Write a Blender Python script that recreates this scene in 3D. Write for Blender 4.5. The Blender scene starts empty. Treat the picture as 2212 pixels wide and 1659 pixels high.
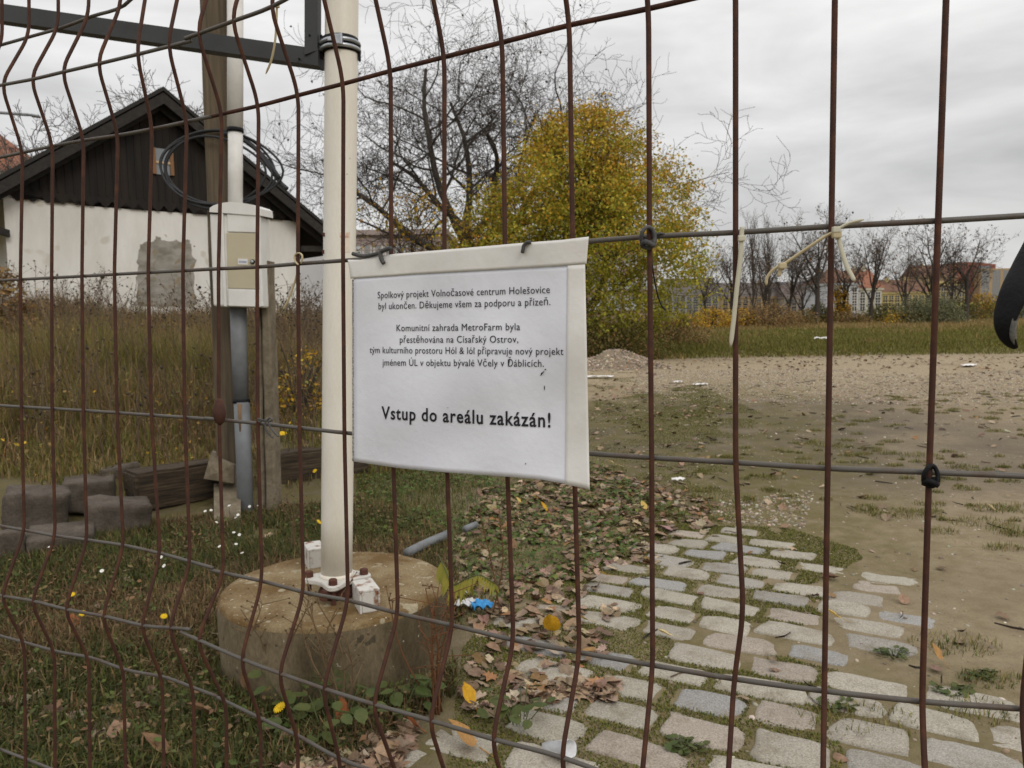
import bpy, bmesh, math, random
import numpy as np
from mathutils import Matrix, Vector
R = math.radians
SC = bpy.context.scene
COL = SC.collection
TAU = 2*math.pi

# ------------------------------------------------------------------ camera
# measuring frame: the photograph viewed at 2212 x 1659
FW, FH, FOC = 2212.0, 1659.0, 1660.0
CAMH, PITCH, ROLL = 1.0, R(5.0), 0.016
cd = bpy.data.cameras.new('camera')
cam = bpy.data.objects.new('camera', cd)
COL.objects.link(cam)
cd.sensor_width = 36.0
cd.lens = 36.0*FOC/FW
cd.clip_start = 0.02
cd.clip_end = 5000
cam.matrix_world = Matrix.Translation((0, 0, CAMH)) @ Matrix.Rotation(R(90)-PITCH, 4, 'X') @ Matrix.Rotation(-ROLL, 4, 'Z')
cd.dof.use_dof = True
cd.dof.focus_distance = 0.78
cd.dof.aperture_fstop = 20.0
SC.camera = cam
CM = np.array(cam.matrix_world)[:3, :3]
CP = np.array((0, 0, CAMH), float)

# ------------------------------------------------------------------ sky, sun, exposure
SUN_EL, SUN_AZ = R(38), R(150)      # high thin sun behind cloud, behind and right of the camera
W = bpy.data.worlds.new('World'); SC.world = W; W.use_nodes = True
nt = W.node_tree; nt.nodes.clear()
def nd(tree, typ, **kw):
    n = tree.nodes.new(typ)
    for k, v in kw.items():
        if k.startswith('i_'): n.inputs[k[2:]].default_value = v
        elif k.startswith('n_'): n.inputs[int(k[2:])].default_value = v
        else: setattr(n, k, v)
    return n
wo = nd(nt, 'ShaderNodeOutputWorld'); wb = nd(nt, 'ShaderNodeBackground', i_Strength=0.1)
sky = nd(nt, 'ShaderNodeTexSky'); sky.sky_type = 'NISHITA'; sky.sun_disc = False
sky.sun_elevation = SUN_EL; sky.sun_rotation = SUN_AZ
tc = nd(nt, 'ShaderNodeTexCoord'); sx = nd(nt, 'ShaderNodeSeparateXYZ')
nt.links.new(tc.outputs['Generated'], sx.inputs[0])
def wmath(op, a, b=None, clamp=False):
    m = nd(nt, 'ShaderNodeMath', operation=op, use_clamp=clamp)
    for i, v in enumerate((a, b)):
        if v is None: continue
        if isinstance(v, (int, float)): m.inputs[i].default_value = v
        else: nt.links.new(v, m.inputs[i])
    return m.outputs[0]
zc = wmath('MAXIMUM', sx.outputs['Z'], 0.0)
mp = nd(nt, 'ShaderNodeMapping'); mp.inputs['Scale'].default_value = (1.6, 1.6, 7.0); mp.inputs['Rotation'].default_value = (0.0, 0.16, 0.4); mp.inputs['Location'].default_value = (0.35, 0.1, 0.0)
nt.links.new(tc.outputs['Generated'], mp.inputs[0])
n1 = nd(nt, 'ShaderNodeTexNoise', i_Scale=1.25, i_Detail=6.0, i_Roughness=0.54, i_Distortion=0.5)
n2 = nd(nt, 'ShaderNodeTexNoise', i_Scale=5.0, i_Detail=4.0, i_Roughness=0.5)
for n in (n1, n2): nt.links.new(mp.outputs[0], n.inputs['Vector'])
grad = wmath('ADD', wmath('MULTIPLY', zc, 6.4), 4.0)      # overcast: brighter overhead
cl = wmath('ADD', wmath('MULTIPLY', n1.outputs['Fac'], 1.35), wmath('MULTIPLY', n2.outputs['Fac'], 0.26))
cl = wmath('ADD', cl, 0.17)
cv = wmath('MULTIPLY', grad, cl)
# a brighter strip of sky just above the horizon
strip = wmath('MULTIPLY', wmath('POWER', wmath('SUBTRACT', 1.0, wmath('MULTIPLY', zc, 9.0, True), True), 2.0), 2.6)
cv = wmath('ADD', cv, strip)
cc = nd(nt, 'ShaderNodeCombineColor')
nt.links.new(wmath('MULTIPLY', cv, 1.015), cc.inputs[0]); nt.links.new(cv, cc.inputs[1]); nt.links.new(wmath('MULTIPLY', cv, 0.985), cc.inputs[2])
mx = nd(nt, 'ShaderNodeMix', data_type='RGBA'); mx.inputs['Factor'].default_value = 0.94
nt.links.new(sky.outputs[0], mx.inputs['A']); nt.links.new(cc.outputs[0], mx.inputs['B'])
nt.links.new(mx.outputs['Result'], wb.inputs['Color']); nt.links.new(wb.outputs[0], wo.inputs[0])
W.cycles.sampling_method = 'MANUAL'; W.cycles.sample_map_resolution = 512
sd = bpy.data.lights.new('sun', 'SUN'); sd.energy = 0.75; sd.angle = R(22); sd.color = (1.0, 0.95, 0.87)
so = bpy.data.objects.new('sun', sd); COL.objects.link(so)
so.rotation_euler = Vector((math.sin(SUN_AZ)*math.cos(SUN_EL), math.cos(SUN_AZ)*math.cos(SUN_EL), math.sin(SUN_EL))).to_track_quat('Z', 'Y').to_euler()
SC.view_settings.view_transform = 'Standard'; SC.view_settings.look = 'None'
SC.view_settings.exposure = 0.44; SC.view_settings.gamma = 1.0
SC.cycles.max_bounces = 6; SC.cycles.diffuse_bounces = 3; SC.cycles.transparent_max_bounces = 8
SC.cycles.caustics_reflective = False; SC.cycles.caustics_refractive = False

# ------------------------------------------------------------------ measuring helpers
def ray(x, y):
    d = CM @ np.array(((x-FW/2)/FOC, -(y-FH/2)/FOC, -1.0))
    return d
def at(x, y, Z):                      # the point seen at (x, y) that stands Z metres ahead
    d = ray(x, y); return CP + d*(Z/d[1])
def gp(x, y, z=0.0):                  # the point seen at (x, y) at height z
    d = ray(x, y); return CP + d*((z-CAMH)/d[2])
def proj(P):
    P = np.atleast_2d(np.asarray(P, float)) - CP
    c = P @ CM
    w = np.maximum(-c[:, 2], 1e-4)
    return np.stack((FW/2 + FOC*c[:, 0]/w, FH/2 - FOC*c[:, 1]/w), 1)
def inpoly(pts, poly):
    x, y = pts[:, 0], pts[:, 1]; ins = np.zeros(len(x), bool); n = len(poly)
    for i in range(n):
        x1, y1 = poly[i]; x2, y2 = poly[(i+1) % n]
        c = ((y1 > y) != (y2 > y)) & (x < (x2-x1)*(y-y1)/(y2-y1+1e-9)+x1)
        ins ^= c
    return ins
def sstep(v, a, b):
    t = np.clip((v-a)/(b-a), 0, 1); return t*t*(3-2*t)
def vnoise(x, y, s=1.0, seed=0):
    x = np.asarray(x, float)*s+seed*17.3; y = np.asarray(y, float)*s+seed*7.7
    xi, yi = np.floor(x).astype(int), np.floor(y).astype(int); fx, fy = x-xi, y-yi
    fx = fx*fx*(3-2*fx); fy = fy*fy*(3-2*fy)
    def h(a, b):
        v = np.sin(a*127.1+b*311.7+seed*3.1)*43758.5453; return v-np.floor(v)
    return (h(xi, yi)*(1-fx)+h(xi+1, yi)*fx)*(1-fy)+(h(xi, yi+1)*(1-fx)+h(xi+1, yi+1)*fx)*fy
def fnoise(x, y, s=1.0, seed=0):
    return vnoise(x, y, s, seed)*.55+vnoise(x, y, s*2.1, seed+5)*.3+vnoise(x, y, s*4.3, seed+9)*.15

# ------------------------------------------------------------------ object helpers
def tag(o, label=None, cat=None, group=None, kind=None):
    if label: o['label'] = label
    if cat: o['category'] = cat
    if group: o['group'] = group
    if kind: o['kind'] = kind
    return o
def thing(name, label, cat, loc=(0, 0, 0), group=None):
    o = bpy.data.objects.new(name, None); COL.objects.link(o); o.location = tuple(float(v) for v in loc)
    o.empty_display_size = 0.1
    return tag(o, label, cat, group)
def mkmesh(name, V, F, col=None, smooth=True):
    V = np.asarray(V, np.float32).reshape(-1, 3)
    me = bpy.data.meshes.new(name)
    if isinstance(F, tuple):           # (flat loops, loop counts)
        loops, cnt = F
    else:
        cnt = np.array([len(f) for f in F], np.int32)
        loops = np.fromiter((i for f in F for i in f), np.int32, count=int(cnt.sum()))
    me.vertices.add(len(V)); me.vertices.foreach_set('co', V.ravel())
    me.loops.add(len(loops)); me.loops.foreach_set('vertex_index', np.asarray(loops, np.int32))
    st = np.zeros(len(cnt), np.int32); st[1:] = np.cumsum(cnt)[:-1]
    me.polygons.add(len(cnt)); me.polygons.foreach_set('loop_start', st); me.polygons.foreach_set('loop_total', np.asarray(cnt, np.int32))
    me.polygons.foreach_set('use_smooth', np.full(len(cnt), bool(smooth)))
    me.update(calc_edges=True); me.validate()
    if col is not None:
        col = np.asarray(col, np.float32)
        c4 = np.ones((len(V), 4), np.float32); c4[:, :3] = col
        a = me.color_attributes.new('col', 'FLOAT_COLOR', 'POINT'); a.data.foreach_set('color', c4.ravel())
    return me
def obj(name, V, F, mat, parent=None, col=None, smooth=True, local=False):
    V = np.asarray(V, float).reshape(-1, 3)
    if parent is not None and not local:
        q = parent; off = np.zeros(3)
        while q is not None: off = off+np.array(q.location); q = q.parent
        V = V-off
    o = bpy.data.objects.new(name, mkmesh(name, V, F, col, smooth)); COL.objects.link(o)
    if mat is not None: o.data.materials.append(mat)
    if parent is not None: o.parent = parent
    return o
def kids(o): return [c for c in bpy.data.objects if c.parent is o]
def copy_tree(o, parent=None):
    c = o.copy(); COL.objects.link(c)
    if parent is not None: c.parent = parent
    for ch in kids(o): copy_tree(ch, c)
    return c
class MB:                              # collects shapes into one mesh
    def __init__(s): s.v = []; s.f = []; s.n = 0
    def add(s, V, F):
        V = np.asarray(V, float).reshape(-1, 3); s.v.append(V)
        s.f += [tuple(i+s.n for i in f) for f in F]; s.n += len(V); return s
    def box(s, c, size, M=None, bev=0.0):
        bm = bmesh.new(); bmesh.ops.create_cube(bm, size=1.0)
        bmesh.ops.scale(bm, vec=size, verts=bm.verts)
        if bev > 0: bmesh.ops.bevel(bm, geom=list(bm.edges), offset=bev, segments=2, affect='EDGES', profile=0.6)
        V = np.array([v.co[:] for v in bm.verts]); bm.verts.index_update()
        F = [tuple(v.index for v in f.verts) for f in bm.faces]; bm.free()
        if M is not None: V = V @ np.asarray(M).T
        return s.add(V+np.asarray(c), F)
    def hexa(s, P):                    # 8 corners: bottom ring, top ring
        return s.add(P, [(3, 2, 1, 0), (4, 5, 6, 7), (0, 1, 5, 4), (1, 2, 6, 5), (2, 3, 7, 6), (3, 0, 4, 7)])
    def tube(s, pts, r, n=8, cap=True, flat=1.0):
        V, F = tube(pts, r, n, cap, flat); return s.add(V, F)
    def lathe(s, prof, c, n=32, axis=None):
        prof = np.asarray(prof, float); a = np.arange(n)*TAU/n
        V = np.concatenate([np.stack((np.cos(a)*r, np.sin(a)*r, np.full(n, z)), 1) for r, z in prof])
        if axis is not None: V = V @ np.asarray(axis).T
        F = []
        for i in range(len(prof)-1):
            for j in range(n):
                k = (j+1) % n; F.append((i*n+j, i*n+k, (i+1)*n+k, (i+1)*n+j))
        F.append(tuple(range(n-1, -1, -1))); F.append(tuple(range((len(prof)-1)*n, len(prof)*n)))
        return s.add(V+np.asarray(c), F)
    def build(s, name, mat, parent=None, smooth=False, local=False):
        return obj(name, np.concatenate(s.v), s.f, mat, parent, None, smooth, local)
def tube(pts, r, n=8, cap=True, flat=1.0):
    P = np.asarray(pts, float); m = len(P)
    r = np.full(m, r, float) if np.isscalar(r) else np.asarray(r, float)
    T = np.gradient(P, axis=0); T /= np.linalg.norm(T, axis=1)[:, None]+1e-12
    ref = np.array((0, 0, 1.0)) if abs(T[0, 2]) < .9 else np.array((0, 1.0, 0))
    u = np.cross(T[0], ref); u /= np.linalg.norm(u)
    a = np.arange(n)*TAU/n; V = np.empty((m, n, 3))
    for i in range(m):
        u = u-T[i]*np.dot(u, T[i]); u /= np.linalg.norm(u)+1e-12
        w = np.cross(T[i], u)
        V[i] = P[i]+r[i]*(np.cos(a)[:, None]*u+flat*np.sin(a)[:, None]*w)
    F = []
    for i in range(m-1):
        for j in range(n):
            k = (j+1) % n; F.append((i*n+j, i*n+k, (i+1)*n+k, (i+1)*n+j))
    if cap: F.append(tuple(range(n-1, -1, -1))); F.append(tuple(range((m-1)*n, m*n)))
    return V.reshape(-1, 3), F
def spline(pts, k=8):                  # Catmull-Rom through the points
    P = np.asarray(pts, float); Q = np.vstack((2*P[0]-P[1], P, 2*P[-1]-P[-2])); out = []
    for i in range(len(P)-1):
        a, b, c, d = Q[i:i+4]
        for t in np.arange(k)/k:
            out.append(.5*((2*b)+(-a+c)*t+(2*a-5*b+4*c-d)*t*t+(-a+3*b-3*c+d)*t**3))
    out.append(P[-1]); return np.array(out)
def sweep_arcs(pts, rad, k=4):         # a wire with rounded bends of radius rad
    P = [np.asarray(p, float) for p in pts]; out = [P[0]]
    for i in range(1, len(P)-1):
        a, b, c = P[i-1], P[i], P[i+1]
        d1, d2 = (a-b), (c-b); l1, l2 = np.linalg.norm(d1), np.linalg.norm(d2)
        q = min(rad, .45*l1, .45*l2); p1, p2 = b+d1/l1*q, b+d2/l2*q
        for t in np.linspace(0, 1, k+1): out.append((1-t)**2*p1+2*t*(1-t)*b+t*t*p2)
    out.append(P[-1]); return np.array(out)
def rotm(yaw, tilt, roll):             # vectorised rotation matrices, N x 3 x 3
    cy, sy, ct, st, cr, sr = np.cos(yaw), np.sin(yaw), np.cos(tilt), np.sin(tilt), np.cos(roll), np.sin(roll)
    z = np.zeros_like(cy); o = np.ones_like(cy)
    A = np.stack((np.stack((cy, -sy, z), -1), np.stack((sy, cy, z), -1), np.stack((z, z, o), -1)), -2)
    B = np.stack((np.stack((o, z, z), -1), np.stack((z, ct, -st), -1), np.stack((z, st, ct), -1)), -2)
    C = np.stack((np.stack((cr, z, sr), -1), np.stack((z, o, z), -1), np.stack((-sr, z, cr), -1)), -2)
    return A @ B @ C
def scatter(tv, tf, P, M, S, col):     # copies of a small template at many places: V, (loops, counts), colours
    tv = np.asarray(tv, float); N = len(P); m = len(tv)
    S = np.asarray(S, float); S = S[:, None] if S.ndim == 1 else S
    V = np.einsum('nij,nmj->nmi', M, tv[None]*S[:, None, :])+np.asarray(P)[:, None, :]
    base = (np.arange(N)*m)[:, None]
    loops = np.concatenate([np.asarray(f) for f in tf]); cnt = np.array([len(f) for f in tf])
    L = (base+loops[None]).ravel(); K = np.tile(cnt, N)
    C = np.repeat(np.asarray(col), m, axis=0)
    return V.reshape(-1, 3), (L, K), C
def merge(parts):
    V, L, K, C, n = [], [], [], [], 0
    for v, (l, k), c in parts:
        V.append(v); L.append(l+n); K.append(k); C.append(c); n += len(v)
    return np.concatenate(V), (np.concatenate(L), np.concatenate(K)), np.concatenate(C)
def blades(P, H, Wd, lean, col, rng, bend=0.5):    # grass blades: V, F, colours
    N = len(P); yaw = rng.uniform(0, TAU, N); d = np.stack((np.cos(yaw), np.sin(yaw), np.zeros(N)), 1)
    s = np.stack((-np.sin(yaw), np.cos(yaw), np.zeros(N)), 1)
    H = H[:, None]; Wd = Wd[:, None]; lean = lean[:, None]; up = np.array((0, 0, 1.0))
    m1 = P+up*H*.5*np.cos(lean*.5)+d*H*.5*np.sin(lean*.5)
    tp = m1+up*H*.5*np.cos(lean*(1+bend))+d*H*.5*np.sin(lean*(1+bend))
    V = np.stack((P-s*Wd*.5, P+s*Wd*.5, m1+s*Wd*.4, m1-s*Wd*.4, tp), 1).reshape(-1, 3)
    b = (np.arange(N)*5)[:, None]
    L = (b+np.array((0, 1, 2, 3, 3, 2, 4))[None]).ravel(); K = np.tile(np.array((4, 3)), N)
    return V, (L, K), np.repeat(col, 5, axis=0)
def pick(rng, N, pal, wts, var=.18):
    pal = np.asarray(pal, float); i = rng.choice(len(pal), N, p=np.asarray(wts, float)/sum(wts))
    return np.clip(pal[i]*(1+rng.normal(0, var, (N, 1)))*(1+rng.normal(0, .06, (N, 3))), .004, .95)

# ------------------------------------------------------------------ materials
def mat(name, col, rough=.8, metal=0.0, noise=None, bump=0.0, bscale=40.0, attr=False, spec=.3, trans=0.0, col2=None, nscale=8.0, contrast=(.35, .65), stretch=None, speck=None, flecks=None):
    m = bpy.data.materials.new(name); m.use_nodes = True; t = m.node_tree
    b = t.nodes['Principled BSDF']; b.inputs['Roughness'].default_value = rough; b.inputs['Metallic'].default_value = metal
    b.inputs['Specular IOR Level'].default_value = spec
    co = nd(t, 'ShaderNodeTexCoord'); vec = co.outputs['Object']
    if stretch:
        mpp = nd(t, 'ShaderNodeMapping'); mpp.inputs['Scale'].default_value = stretch
        t.links.new(vec, mpp.inputs[0]); vec = mpp.outputs[0]
    if attr:
        a = nd(t, 'ShaderNodeAttribute', attribute_name='col'); src = a.outputs['Color']
    else:
        c = nd(t, 'ShaderNodeRGB'); c.outputs[0].default_value = (*col, 1); src = c.outputs[0]
    if col2 is not None:
        n = nd(t, 'ShaderNodeTexNoise', i_Scale=nscale, i_Detail=6.0, i_Roughness=.62); t.links.new(vec, n.inputs['Vector'])
        mr = nd(t, 'ShaderNodeMapRange', n_1=contrast[0], n_2=contrast[1]); t.links.new(n.outputs['Fac'], mr.inputs[0])
        x = nd(t, 'ShaderNodeMix', data_type='RGBA'); x.inputs['B'].default_value = (*col2, 1)
        t.links.new(mr.outputs[0], x.inputs['Factor']); t.links.new(src, x.inputs['A']); src = x.outputs['Result']
    for fs, fc, ft in flecks or ():     # scattered flecks: (scale, colour, threshold)
        n = nd(t, 'ShaderNodeTexNoise', i_Scale=fs, i_Detail=2.0, i_Roughness=.6); t.links.new(co.outputs['Object'], n.inputs['Vector'])
        mr = nd(t, 'ShaderNodeMapRange', n_1=ft, n_2=ft+.04); t.links.new(n.outputs['Fac'], mr.inputs[0])
        x = nd(t, 'ShaderNodeMix', data_type='RGBA'); x.inputs['B'].default_value = (*fc, 1); t.links.new(mr.outputs[0], x.inputs['Factor']); t.links.new(src, x.inputs['A']); src = x.outputs['Result']
    if speck is not None:              # fine speckle: (scale, amount)
        n = nd(t, 'ShaderNodeTexNoise', i_Scale=speck[0], i_Detail=3.0, i_Roughness=.7); t.links.new(vec, n.inputs['Vector'])
        mr = nd(t, 'ShaderNodeMapRange', n_1=.3, n_2=.7, n_3=1-speck[1], n_4=1+speck[1]); t.links.new(n.outputs['Fac'], mr.inputs[0])
        x = nd(t, 'ShaderNodeVectorMath', operation='SCALE'); t.links.new(src, x.inputs[0]); t.links.new(mr.outputs[0], x.inputs['Scale']); src = x.outputs[0]
    t.links.new(src, b.inputs['Base Color'])
    if bump > 0:
        n = nd(t, 'ShaderNodeTexNoise', i_Scale=bscale, i_Detail=6.0, i_Roughness=.6); t.links.new(vec, n.inputs['Vector'])
        bp = nd(t, 'ShaderNodeBump', i_Strength=1.0, i_Distance=bump); t.links.new(n.outputs['Fac'], bp.inputs['Height']); t.links.new(bp.outputs[0], b.inputs['Normal'])
    if trans > 0:
        tl = nd(t, 'ShaderNodeBsdfTranslucent'); ms = nd(t, 'ShaderNodeMixShader'); ms.inputs[0].default_value = trans
        t.links.new(src, tl.inputs['Color']); t.links.new(b.outputs[0], ms.inputs[1]); t.links.new(tl.outputs[0], ms.inputs[2])
        t.links.new(ms.outputs[0], t.nodes['Material Output'].inputs['Surface'])
    return m
M = {}
M['rust'] = mat('rust_wire', (.052, .0215, .0145), .75, col2=(.115, .042, .019), nscale=55, contrast=(.45, .8), bump=.0004, bscale=500)
M['grey_wire'] = mat('grey_wire', (.105, .095, .083), .5, .2, col2=(.085, .045, .03), nscale=26, contrast=(.5, .78), bump=.0003, bscale=500)
M['vinyl'] = mat('sign_vinyl', (.785, .80, .86), .42, col2=(.69, .70, .765), nscale=7, contrast=(.4, .75), bump=.0022, bscale=13)
M['hem'] = mat('sign_hem', (.77, .755, .725), .5, col2=(.66, .635, .595), nscale=16, contrast=(.45, .75), bump=.0016, bscale=18)
M['ink'] = mat('printed_ink', (.016, .016, .022), .5)
M['zip_tape'] = mat('zip_tape', (.16, .155, .15), .8, col2=(.50, .48, .45), nscale=520, contrast=(.42, .58))
M['pole'] = mat('pole_paint', (.76, .73, .655), .4, col2=(.64, .58, .47), nscale=7, contrast=(.40, .75), stretch=(1, 1, .22), spec=.45, speck=(300, .05), flecks=((42, (.36, .27, .18), .755), (120, (.22, .14, .09), .765)))
M['white_paint'] = mat('white_paint', (.58, .56, .52), .55, col2=(.21, .10, .055), nscale=26, contrast=(.54, .64), bump=.0006, bscale=60)
M['rusty_bolt'] = mat('rusty_bolt', (.11, .042, .026), .85, col2=(.06, .025, .02), nscale=120, bump=.0008, bscale=220)
M['galv'] = mat('galvanised', (.50, .52, .55), .38, .8, col2=(.34, .36, .38), nscale=30)
M['black_rubber'] = mat('black_rubber', (.009, .009, .010), .6, bump=.0018, bscale=80, spec=.15)
M['grey_rubber'] = mat('grey_rubber', (.10, .095, .09), .7, col2=(.05, .05, .05), nscale=80, bump=.0005, bscale=200)
M['dark_frame'] = mat('dark_frame_paint', (.050, .052, .052), .55, col2=(.036, .037, .037), nscale=7, bump=.0003, bscale=120)
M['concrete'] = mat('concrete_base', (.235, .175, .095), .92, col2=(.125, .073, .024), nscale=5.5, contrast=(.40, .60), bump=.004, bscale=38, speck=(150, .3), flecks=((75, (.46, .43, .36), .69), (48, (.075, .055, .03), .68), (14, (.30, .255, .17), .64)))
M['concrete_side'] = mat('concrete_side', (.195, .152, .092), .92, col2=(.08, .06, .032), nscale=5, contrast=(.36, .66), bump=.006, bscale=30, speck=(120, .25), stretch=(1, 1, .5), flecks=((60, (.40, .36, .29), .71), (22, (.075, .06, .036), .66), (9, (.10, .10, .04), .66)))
M['post_concrete'] = mat('post_concrete', (.20, .165, .115), .95, col2=(.13, .105, .07), nscale=16, contrast=(.42, .62), bump=.004, bscale=60, speck=(180, .25))
M['post_wood'] = mat('post_wood', (.155, .118, .075), .9, col2=(.062, .05, .036), nscale=3.0, stretch=(14, 14, .8), contrast=(.32, .7), bump=.003, bscale=4)
M['sleeper'] = mat('sleeper_wood', (.098, .070, .042), .95, col2=(.028, .021, .015), nscale=6.0, stretch=(.8, 10, 10), contrast=(.3, .62), bump=.008, bscale=5)
M['box_plastic'] = mat('box_plastic', (.72, .71, .68), .45, col2=(.60, .585, .55), nscale=9, contrast=(.42, .8), spec=.35, flecks=((60, (.40, .37, .31), .74),))
M['box_panel'] = mat('box_panel', (.50, .45, .32), .45, col2=(.46, .41, .29), nscale=5)
M['conduit_white'] = mat('conduit_white', (.74, .73, .71), .4, col2=(.60, .58, .54), nscale=8)
M['conduit_grey'] = mat('conduit_grey', (.185, .195, .205), .55, .0, col2=(.145, .15, .155), nscale=14)
M['rust_stain'] = mat('rust_stain', (.20, .125, .065), .8)
M['wall_white'] = mat('shed_render', (.70, .685, .645), .9, col2=(.56, .53, .475), nscale=1.7, contrast=(.40, .80), stretch=(1, 1, .35), bump=.006, bscale=18, speck=(3, .06), flecks=((7, (.42, .39, .33), .73), (1.8, (.56, .53, .46), .64)))
M['wall_blue'] = mat('far_white_wall', (.62, .62, .64), .85, col2=(.55, .55, .57), nscale=1.2)
M['patch'] = mat('bare_render', (.33, .31, .275), .9, col2=(.19, .172, .14), nscale=4.5, contrast=(.38, .66), flecks=((6, (.25, .205, .14), .6),), bump=.006, bscale=18, stretch=(1, 1, 1.8))
M['cladding'] = mat('tarred_boards', (.0135, .012, .011), .9, col2=(.028, .021, .016), nscale=1.6, stretch=(5, 5, .5), contrast=(.38, .72))
M['barge'] = mat('bargeboard_wood', (.038, .034, .03), .9, col2=(.022, .02, .018), nscale=3, stretch=(1, 6, 6))
M['roofing'] = mat('dark_roofing', (.03, .028, .026), .9)
M['orange_frame'] = mat('orange_window_frame', (.21, .11, .05), .7)
M['pale_frame'] = mat('pale_window_frame', (.62, .60, .55), .6)
M['glass_grey'] = mat('window_glass', (.20, .22, .235), .15, spec=.6)
M['glass_dark'] = mat('dark_window_glass', (.05, .055, .06), .15, spec=.6)
M['bark'] = mat('bark', (.075, .062, .05), .95, col2=(.04, .033, .028), nscale=4, stretch=(3, 3, .5), contrast=(.35, .65))
M['twig'] = mat('twigs', (.068, .055, .045), .95)
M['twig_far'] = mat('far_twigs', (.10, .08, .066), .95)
M['leaf'] = mat('leaves', (1, 1, 1), .7, attr=True, trans=.28)
M['grass'] = mat('grass_blades', (1, 1, 1), .75, attr=True, trans=.22)
M['dead_leaf'] = mat('dead_leaves', (1, 1, 1), .8, attr=True, speck=(90, .22))
M['pebble'] = mat('pebbles', (1, 1, 1), .9, attr=True, speck=(120, .15))
M['sett'] = mat('granite_setts', (1, 1, 1), .8, attr=True, speck=(230, .42), bump=.004, bscale=38, col2=(.175, .145, .10), nscale=11, contrast=(.50, .78))
M['block'] = mat('granite_blocks', (.112, .092, .073), .94, col2=(.055, .044, .033), nscale=9, bump=.014, bscale=13, speck=(120, .25))
M['nylon'] = mat('yellowed_nylon', (.62, .53, .33), .5, trans=.25)
M['nylon_white'] = mat('pale_nylon', (.66, .63, .50), .5, trans=.25)
# ------------------------------------------------------------------ ground
def gz(x, y):                          # height of the ground
    x = np.asarray(x, float); y = np.asarray(y, float)
    s = -.54*(x+1.99)+.85*(y-4.02)     # behind the line of sleepers
    bed = sstep(s, .02, .16)*.17+.075*np.clip(s, 0, 9)
    f = sstep(-.15*y-x, -.1, .5)
    z = bed*f
    z = z+.35*np.exp(-(((x+6.9)/1.2)**2+((y-11.2)/.8)**2))              # sandy heap against the shed
    z = z+.02*(fnoise(x, y, .9, 3)-.5)*sstep(y, 1.5, 4)
    z = z+.10*sstep(y, 17, 21)*fnoise(x, y, .3, 4)
    return z
def axis(lo, hi, step, far, k=1.16):
    a = list(np.arange(lo, hi+1e-6, step)); d = step; v = a[-1]
    while v < far: d *= k; v += d; a.append(v)
    d = step; v = a[0]
    while v > -far: d *= k; v -= d; a.insert(0, v)
    return np.array(a)
gx, gy = axis(-9, 9, .10, 1500), axis(0, 20, .10, 1500)
X, Y = np.meshgrid(gx, gy)
Zg = gz(X, Y)
nx, ny = len(gx), len(gy)
i = (np.arange(ny-1)[:, None]*nx+np.arange(nx-1)[None]).ravel()
L = np.stack((i, i+1, i+nx+1, i+nx), 1).ravel()
sett_poly = [(1085, 1300), (1250, 1235), (1400, 1160), (1560, 1140), (1700, 1165), (1880, 1205), (1965, 1245), (1995, 1330), (2000, 1400), (2075, 1475), (2240, 1530), (2420, 1640), (2500, 1800), (600, 1800), (560, 1650), (800, 1620), (985, 1500), (1005, 1395)]
P = np.stack((X.ravel(), Y.ravel(), np.zeros(X.size)), 1)
pp = proj(P); front = P[:, 1] > .3
xf, yf = P[:, 0], P[:, 1]
nz1, nz2 = fnoise(xf, yf, .55, 11), fnoise(xf, yf, 2.2, 12)
dark = sstep(nz1, .22, .45)*sstep(yf, 3.4, 5.0)*(1-sstep(yf, 8.0, 9.8))*(1-sstep(xf, 3.0, 5.2))
grav = sstep(yf, 9.0, 10.6)*(1-sstep(yf, 15.5, 18))*(1-sstep(xf, 8, 13))*sstep(nz2+nz1*.5, .4, .75)
left = sstep(-.04*yf-xf, -.1, .35)
green = np.maximum(sstep(nz1+.6*nz2, .56, .86)*(1-sstep(xf-.34*yf, .1, 1.3))*(1-sstep(yf, 9, 13))*.75, 0)
field = sstep(yf+1.2*(nz1-.5)+.8*(nz2-.5), 17.0, 18.2)
green = np.maximum(green, field)
insett = inpoly(pp, [(900, 1690), (960, 1300), (1085, 1090), (1300, 1060), (1480, 1090), (1900, 1190), (2010, 1260), (2030, 1400), (2260, 1520), (2300, 1690)]) & front
green = np.where(insett, np.maximum(green, sstep(fnoise(xf, yf, 2.6, 15)-.30*sstep(xf-.42*yf, -.15, .4), .40, .62)*.75), green)
zone = np.stack((np.maximum(green, left*.75), np.maximum(dark, left*.9), grav), 1)
g_mat = bpy.data.materials.new('ground_soil'); g_mat.use_nodes = True; t = g_mat.node_tree; b = t.nodes['Principled BSDF']
b.inputs['Roughness'].default_value = .95; b.inputs['Specular IOR Level'].default_value = .15
co = nd(t, 'ShaderNodeTexCoord'); at_ = nd(t, 'ShaderNodeAttribute', attribute_name='col'); sp = nd(t, 'ShaderNodeSeparateColor')
t.links.new(at_.outputs['Color'], sp.inputs[0])
def noise(s, d=5.0, r=.6):
    n = nd(t, 'ShaderNodeTexNoise', i_Scale=s, i_Detail=d, i_Roughness=r); t.links.new(co.outputs['Object'], n.inputs['Vector']); return n.outputs['Fac']
def rng_(v, a, b_, c=0.0, d=1.0):
    n = nd(t, 'ShaderNodeMapRange', n_1=a, n_2=b_, n_3=c, n_4=d); t.links.new(v, n.inputs[0]); return n.outputs[0]
def mixc(f, a, b_):
    n = nd(t, 'ShaderNodeMix', data_type='RGBA')
    if isinstance(f, float): n.inputs['Factor'].default_value = f
    else: t.links.new(f, n.inputs['Factor'])
    for k, v in (('A', a), ('B', b_)):
        if isinstance(v, tuple): n.inputs[k].default_value = (*v, 1)
        else: t.links.new(v, n.inputs[k])
    return n.outputs['Result']
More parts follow.
